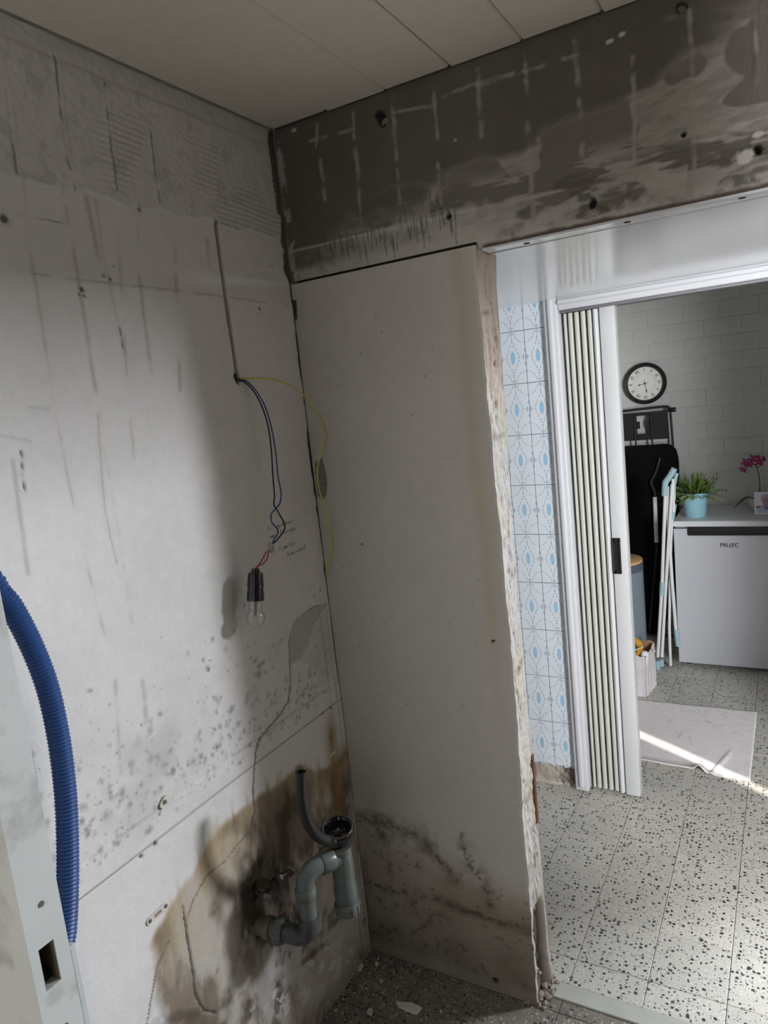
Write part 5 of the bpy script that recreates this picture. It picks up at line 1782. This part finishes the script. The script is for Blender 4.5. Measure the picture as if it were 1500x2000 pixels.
nt_.links.new(col_, bs_.inputs['Base Color'])
bs_.inputs['Roughness'].default_value = 0.35
pc_ = hit(1474, 1016, 1, 2.70)
card = MB().box((-0.048, -0.0012, 0.0), (0.048, 0.0012, 0.121))
me = card.mesh('portrait_photo')
me.materials.append(m_)
card = bpy.data.objects.new('portrait_photo', me)
card.location = (float(pc_[0]) + 0.048, 2.70, ZF + 0.0005)
card.rotation_euler = (math.radians(-9), 0, 0)
COL.objects.link(card)
tag(card, 'small print of a grey-haired person standing in front of the white orchid pot', 'photo')

# ------------------------------------------------------------------ wall clock
cx_, cz_ = 0.388, 1.617
ck = empty('wall_clock', (cx_, 3.04, cz_ - 0.127), 'round black-rimmed clock with roman numerals hung askew on the brick wall', 'clock')
ROT = math.radians(31)
Mk = upright(cx_, 3.046, cz_, 0.0)
MB().lathe([(0.0, 0.0), (0.124, 0.0), (0.127, 0.006), (0.125, 0.018), (0.117, 0.026), (0.107, 0.024), (0.1015, 0.016), (0.1005, 0.010), (0.0, 0.010)], 64, Mk).build('rim', mat('black_clock_rim', lin(20, 19, 19), 0.32, var=0.1), ck)
face = MB().lathe([(0.0, 0.0100), (0.1004, 0.0100), (0.1004, 0.0112), (0.0, 0.0112)], 64, Mk).build('dial', mat('ivory_dial', lin(226, 226, 218), 0.5, var=0.02), ck)
for k, s in enumerate(['XII', 'I', 'II', 'III', 'IV', 'V', 'VI', 'VII', 'VIII', 'IX', 'X', 'XI']):
    a = -math.radians(30 * k) + ROT
    Mt = Mk @ Matrix.Rotation(a, 4, 'Z') @ Matrix.Translation((0, 0.082, 0.0114))
    link('numeral', text_mesh(s, 0.029, Mt, 0.0003, bold=0.0003, xscale=0.72), M_INK, face)
ring_ = MB()
ring_.tube([Mk @ Vector((0.062 * math.cos(2 * math.pi * k / 64), 0.062 * math.sin(2 * math.pi * k / 64), 0.0114)) for k in range(65)], 0.0006, 4, False)
ring_.build('dial_ring', mat('grey_ring', lin(150, 150, 148), 0.6), face)


def hand(angle, ln, tail_, w, name):
    """angle clockwise from straight up, as seen"""
    Mh = Mk @ Matrix.Rotation(-angle, 4, 'Z') @ Matrix.Translation((0, 0, 0.0135))
    poly = [(-w * .35, -tail_), (w * .35, -tail_), (w * .4, ln * .55), (w * 1.6, ln * .74), (w * .4, ln * .88), (0, ln), (-w * .4, ln * .88), (-w * 1.6, ln * .74), (-w * .4, ln * .55)]
    MB().prism(poly, 0.0, 0.001, Mh).build(name, M_BLACKP, ck)


hand(math.radians(258), 0.046, 0.022, 0.0026, 'hour_hand')
hand(math.radians(170), 0.062, 0.022, 0.0024, 'minute_hand')
MB().lathe([(0.0, 0.0135), (0.006, 0.0135), (0.005, 0.017), (0.0, 0.0175)], 16, Mk).build('hub', M_BLACKP, ck)

# ------------------------------------------------------------------ ironing board standing on end
M_IBC = mat('black_board_cover', lin(12, 11, 13), 0.95, var=0.2, vscale=60, spec=0.15)
M_IBT = mat('black_painted_tube', lin(18, 17, 19), 0.55, var=0.1)
ib = empty('ironing_board', (0.37, 2.96, 0.0), 'black ironing board standing on end against the brick wall under the clock', 'ironing board')
half = [(0.0, 1.243), (0.130, 1.243), (0.165, 1.232), (0.187, 1.205), (0.196, 1.165), (0.199, 1.12), (0.195, 0.95), (0.182, 0.70), (0.160, 0.40), (0.125, 0.20), (0.080, 0.09), (0.035, 0.035), (0.0, 0.025)]
poly = [(x_, z_) for x_, z_ in half] + [(-x_, z_) for x_, z_ in half[::-1][1:-1]]
MB().prism(poly, -0.014, 0.014, upright(0.372, 2.975, 0.0)).build('board', M_IBC, ib)
# plate of the iron rest, with an I-shaped opening built from four pieces and two tabs
Yp = 2.985
ip = MB()
for lo, hi in [((0.238, 1.275), (0.338, 1.445)), ((0.412, 1.275), (0.517, 1.445)), ((0.338, 1.425), (0.412, 1.445)), ((0.338, 1.275), (0.412, 1.312))]:
    ip.box((lo[0], Yp - 0.006, lo[1]), (hi[0], Yp + 0.006, hi[1]), 0.002)
ip.box((0.330, Yp - 0.007, 1.345), (0.356, Yp + 0.005, 1.390), 0.004)
ip.box((0.402, Yp - 0.007, 1.350), (0.430, Yp + 0.005, 1.398), 0.004)
ip = ip.build('iron_rest', mat('black_satin_steel', lin(30, 29, 31), 0.45, 0.2, var=0.1), ib)
for x_ in (0.329, 0.425):
    MB().tube([(x_, Yp - 0.012, 1.18), (x_, Yp - 0.012, 1.44)], 0.0055, 10).build('rod', M_IBT, ip)
ft = [(0.226, 2.99, 1.20), (0.226, 2.99, 1.40), (0.229, 2.99, 1.448), (0.245, 2.99, 1.460), (0.38, 2.99, 1.4655), (0.505, 2.99, 1.468), (0.524, 2.99, 1.462), (0.532, 2.99, 1.442), (0.536, 2.99, 1.36), (0.541, 2.99, 1.20)]
MB().tube(spline(ft, 5), 0.0072, 12).build('tube_frame', M_IBT, ib)
MB().lathe([(0.0, 0.0), (0.0125, 0.0), (0.014, 0.004), (0.014, 0.040), (0.0125, 0.044), (0.0, 0.044)], 16, frame((0.522, 2.985, 1.446), (1, 0, 0))).build('end_cap', M_BLACKP, ib)
# folded legs in front of the board
MB().tube(spline([(0.47, 2.945, 1.165), (0.445, 2.94, 1.08), (0.415, 2.935, 1.02), (0.424, 2.935, 0.98), (0.432, 2.935, 0.93), (0.430, 2.935, 0.55)], 6), 0.0095, 12).build('leg', M_IBT, ib)
lg = MB().tube([(0.4315, 2.932, 0.925), (0.4295, 2.932, 0.64)], 0.0125, 14).build('leg_sleeve', mat('white_tube_sleeve', lin(220, 218, 220), 0.5), ib)
lg['label'] = 'white sleeve on a folded leg'
MB().tube([(0.4295, 2.935, 0.60), (0.36, 2.935, 0.06)], 0.0095, 12).build('leg', M_IBT, ib)

# ------------------------------------------------------------------ clothes drying rack folded together
M_TUBE = mat('white_coated_tube', lin(214, 214, 214), 0.4, var=0.02)
M_AQ = mat('pale_aqua_plastic', lin(152, 180, 187), 0.45, var=0.03)
rk = empty('drying_rack', (0.52, 2.45, 0.0), 'folded white tube drying rack with pale aqua joints beside the fridge', 'drying rack')
R5 = lambda u, v, y_: tuple(hit(u, v, 1, y_))


def rtube(px, y_, r, name, m_=M_TUBE, n=10):
    return MB().tube([R5(u, v, y_) for u, v in px], r, n).build(name, m_, rk)


rtube([(1284.5, 1283), (1293, 1140), (1300, 952)], 2.45, 0.0095, 'leg')
rtube([(1292.5, 1283), (1301, 1130), (1313, 945)], 2.47, 0.0095, 'leg')
rtube([(1321, 1243), (1312, 1130), (1304, 1000), (1304, 950)], 2.485, 0.0095, 'leg')
rtube([(1307, 1225), (1310, 1060), (1317, 935)], 2.500, 0.0085, 'leg')
rtube([(1316, 1000), (1314, 935)], 2.47, 0.008, 'rail')
MB().tube([R5(1292.0, 1162, 2.448), R5(1293.6, 1137, 2.448)], 0.0140, 14).build('sleeve_joint', M_AQ, rk)
tj = spline([R5(1298.2, 968, 2.45), R5(1299.5, 944, 2.45), R5(1304, 936, 2.45), R5(1311, 926, 2.45), R5(1317.5, 915, 2.45)], 5)
MB().tube(tj, 0.0165, 14).build('corner_joint', M_AQ, rk)
MB().tube(spline([R5(1316, 975, 2.48), R5(1317, 945, 2.48), R5(1322, 924, 2.48)], 4), 0.0105, 12).build('corner_joint', M_AQ, rk)
MB().tube([R5(1313, 1012, 2.49), R5(1317, 985, 2.49)], 0.0130, 10).build('corner_joint', M_AQ, rk)
fp = Vector(R5(1284, 1300, 2.445))
fj = MB()
fj.lathe([(0.0, 0.0), (0.012, 0.001), (0.018, 0.010), (0.019, 0.035), (0.017, 0.058), (0.0, 0.060)], 18, Matrix.Translation((fp.x, 2.445, 0.0)))
fj.lathe([(0.0, 0.018), (0.011, 0.019), (0.014, 0.035), (0.013, 0.062), (0.0, 0.063)], 16, Matrix.Translation((fp.x + 0.020, 2.462, 0.0)))
fj.build('foot', M_AQ, rk)
p0, p1 = Vector(R5(1320.5, 1229, 2.485)), Vector(R5(1324, 1262, 2.485))
MB().tube([tuple(p0), tuple(p0.lerp(p1, .5)), tuple(p1)], [0.0125, 0.0135, 0.011], 14).build('foot', M_AQ, rk)
p0 = Vector(R5(1307, 1225, 2.500))
MB().tube([tuple(p0), (p0.x - 0.002, 2.500, 0.012)], 0.0085, 10).build('leg', M_TUBE, rk)

# ------------------------------------------------------------------ waste bin with a wooden lid
M_BIN = mat('blue_grey_bin', lin(112, 126, 132), 0.42, var=0.03)
M_BAND = mat('dark_grey_band', lin(78, 84, 92), 0.45)
M_LID = mat('light_wood_lid', lin(206, 162, 112), 0.5, var=0.10, vscale=14, stretch=(1, 8, 1))
bx, by = 0.298, 2.39
bn = empty('waste_bin', (bx, by, 0.0), 'round blue-grey waste bin with light wooden lid behind the folding door', 'bin')
Mb = Matrix.Translation((bx, by, 0.0))
MB().lathe([(0.0, 0.0), (0.134, 0.0), (0.137, 0.004), (0.140, 0.30), (0.139, 0.610), (0.0, 0.610)], 48, Mb).build('body', M_BIN, bn)
MB().lathe([(0.0, 0.606), (0.1395, 0.606), (0.1405, 0.610), (0.1405, 0.648), (0.138, 0.652), (0.0, 0.652)], 48, Mb).build('band', M_BAND, bn)
ld = MB().lathe([(0.0, 0.650), (0.1375, 0.650), (0.139, 0.653), (0.138, 0.664), (0.135, 0.666), (0.0, 0.666)], 48, Mb).build('lid', M_LID, bn)
MB().lathe([(0.0, 0.666), (0.014, 0.666), (0.018, 0.674), (0.012, 0.680), (0.0, 0.681)], 20, Mb).build('knob', M_LID, ld)

# ------------------------------------------------------------------ torn white carton with tape
M_CART = mat('white_cardboard', lin(206, 202, 204), 0.85, var=0.04, vscale=10, dirt=lin(170, 150, 110), dscale=9, damt=0.5)
M_BRWN = mat('brown_cardboard', lin(150, 116, 86), 0.9, var=0.06, vscale=20)
ct = empty('carton', (0.40, 2.15, 0.0), 'torn open white carton on the floor beside the folding door', 'box')
x0, x1, y0, y1 = 0.30, 0.484, 2.062, 2.225
rn = random.Random(8)


def torn(p0, p1, z_top, n=8, amp=0.012):
    vs = []
    for k in range(n + 1):
        t_ = k / n
        vs.append((p0[0] + (p1[0] - p0[0]) * t_, p0[1] + (p1[1] - p0[1]) * t_, z_top(t_) + rn.uniform(-amp, amp)))
    return vs


def carton_side(p0, p1, z_top, th, name, nin, seg_=8):
    tp = torn(p0, p1, z_top, seg_, 0.006)
    mb = MB()
    n = len(tp)
    fold = [0.004 * math.sin(k * 1.9) for k in range(n)]
    vo = [(p[0] + nin[0] * f, p[1] + nin[1] * f, 0.001) for p, f in zip(tp, fold)] + [(p[0], p[1], p[2]) for p in tp]
    vi = [(a + nin[0] * th, b + nin[1] * th, c) for a, b, c in vo]
    f_ = [(k, k + 1, n + k + 1, n + k) for k in range(n - 1)]
    fi = [tuple(reversed([q + 2 * n for q in f])) for f in f_]
    rim_ = [(n + k, n + k + 1, 3 * n + k + 1, 3 * n + k) for k in range(n - 1)]
    mb.add(vo + vi, f_ + fi + rim_, False)
    me_ = mb.mesh(name)
    me_.materials.append(M_CART)
    me_.materials.append(M_BRWN)
    idx = [0] * len(f_) + [1] * (len(fi) + len(rim_))
    me_.polygons.foreach_set('material_index', idx)
    return link(name, me_, None, ct)


carton_side((x0, y0), (x1, y0), lambda t_: 0.235 - 0.012 * t_, 0.003, 'carton_side', (0, 1))
carton_side((x1, y0), (x1 + 0.022, y1), lambda t_: 0.215 + 0.035 * t_, 0.003, 'carton_side', (-1, 0), 12)
carton_side((x1 + 0.022, y1), (x0, y1), lambda t_: 0.252 + 0.012 * t_, 0.003, 'carton_side', (0, -1))
carton_side((x0, y1), (x0, y0), lambda t_: 0.245, 0.003, 'carton_side', (1, 0))
MB().box((x0 + .003, y0 + .006, 0.0005), (x1 - .003, y1 - .006, 0.006)).build('carton_base', M_BRWN, ct)
MB().tube(spline([(x1 + 0.018, y1 - 0.06, 0.238), (x1 + 0.030, y1 - 0.07, 0.232), (x1 + 0.040, y1 - 0.075, 0.222)], 3), 0.003, 6).build('torn_flap', M_CART, ct)
tp_c = Vector(hit(1238, 1262, 1, 2.13))
Mt_ = frame((tp_c.x - 0.012, 2.13, tp_c.z - 0.006), (-0.30, -1.0, 0.12))
te = empty('tape_roll', (tp_c.x - 0.012, 2.13, tp_c.z - 0.06), 'roll of orange-yellow tape sticking out of the white carton', 'tape')
ta = MB()
ta.lathe([(0.040, -0.012), (0.057, -0.012), (0.057, 0.012), (0.040, 0.012)], 44, Mt_)
ta.build('tape', mat('yellow_tape', lin(226, 164, 58), 0.45, var=0.05), te)
co_ = MB()
co_.lathe([(0.040, 0.0122), (0.040, -0.0122), (0.0375, -0.0122), (0.0375, 0.0122), (0.040, 0.0122)], 44, Mt_)
co_.build('core', M_BRWN, te)
rl = Vector(hit(1262, 1277, 1, 2.10))
pr_ = MB().lathe([(0.0, -0.15), (0.020, -0.15), (0.021, -0.02), (0.019, 0.004), (0.012, 0.012), (0.0, 0.013)], 18, frame((rl.x - 0.008, 2.105, rl.z), (0.12, 0.10, 1)))
pr_ = pr_.build('paint_roller_sleeve', mat('white_fleece', lin(224, 222, 220), 0.95, bmp=.5, bscale=300))
tag(pr_, 'white rounded end of a roll inside the torn carton', 'roll')
s0, s1 = Vector(hit(1228, 1275, 1, 2.085)), Vector(hit(1256, 1263, 1, 2.085))
stk = MB().tube([tuple(s0 - (s1 - s0) * 0.9), tuple(s1)], 0.0042, 8).build('stick', mat('pale_wood_stick', lin(210, 196, 172), 0.6))
tag(stk, 'thin pale stick lying across the torn carton', 'stick')

# ------------------------------------------------------------------ white sheet on the laundry floor


def sheet():
    n, mm = 61, 61
    c00, c10, c11, c01 = [np.array(FL(u, v)[:2]) for u, v in [(1220, 1487), (1465, 1529), (1479, 1391), (1243, 1367)]]
    c00 = np.array([0.47, 1.385])
    s = np.linspace(0, 1, n)
    S, T = np.meshgrid(s, np.linspace(0, 1, mm), indexing='ij')
    A = (1 - S) * (1 - T) * c00[0] + S * (1 - T) * c10[0] + S * T * c11[0] + (1 - S) * T * c01[0]
    B = (1 - S) * (1 - T) * c00[1] + S * (1 - T) * c10[1] + S * T * c11[1] + (1 - S) * T * c01[1]
    ed = 0.006 * (fbm(S, T * 0, 14, 4, 400) - 0.5)
    B = B + ed * (T < 0.02) * 2 + ed * (T > 0.98) * 2
    A = A + 0.006 * (fbm(T, T * 0, 14, 4, 401) - 0.5) * ((S > 0.98) | (S < 0.02))
    # notch at the far right corner and a turned-up pucker on the near edge
    h = 0.0025 + 0.005 * fbm(S, T, 3.2, 3, 402) * (1 - T) + 0.0015 * fbm(S, T, 9, 3, 403)
    pk = np.exp(-((S - 0.64) / 0.035) ** 2 - (T / 0.07) ** 2)
    h += pk * 0.026
    fold = np.exp(-((S - 0.76 - 0.35 * (T - 0.1)) / 0.012) ** 2) * sstep(0.42, 0.25, T)
    h += fold * 0.007
    h += 0.012 * np.exp(-(T / 0.05) ** 2) * sstep(0.75, 0.55, S) * sstep(0.0, 0.2, S)
    P = np.stack([A, B, h], -1)
    C = np.ones(A.shape + (3,)) * np.array(lin(242, 237, 237))
    mk = sstep(0.62, 0.75, fbm(S, T, 40, 4, 404)) * 0.15
    C = mixc(C, lin(150, 142, 148), mk)
    for k, p in enumerate([[(0.40, 0.52), (0.44, 0.44)], [(0.45, 0.53), (0.43, 0.42)], [(0.52, 0.46), (0.55, 0.36)], [(0.82, 0.62), (0.88, 0.64)], [(0.62, 0.75), (0.66, 0.74)], [(0.30, 0.70), (0.36, 0.66)]]):
        d = pdist(S, T, wiggle(p, 0.01, 4, 410 + k))
        C = mixc(C, lin(140, 132, 138), np.clip(1.3 - d / 0.008, 0, 1) * 0.3)
    low = P.copy()
    low[..., 2] -= 0.0016
    ex_ = None
    me_ = grid_mesh('paper_sheet', P, C, None)
    o = link('paper_sheet', me_, M_PAPER, None)
    md = o.modifiers.new('thickness', 'SOLIDIFY')
    md.thickness = 0.0014
    md.offset = -1
    return tag(o, 'large white sheet of floor felt lying on the laundry tiles', 'floor sheet')


M_PAPER = mat_painted_surface('white_felt', 0.9, 0.15, 200.0)
sheet()
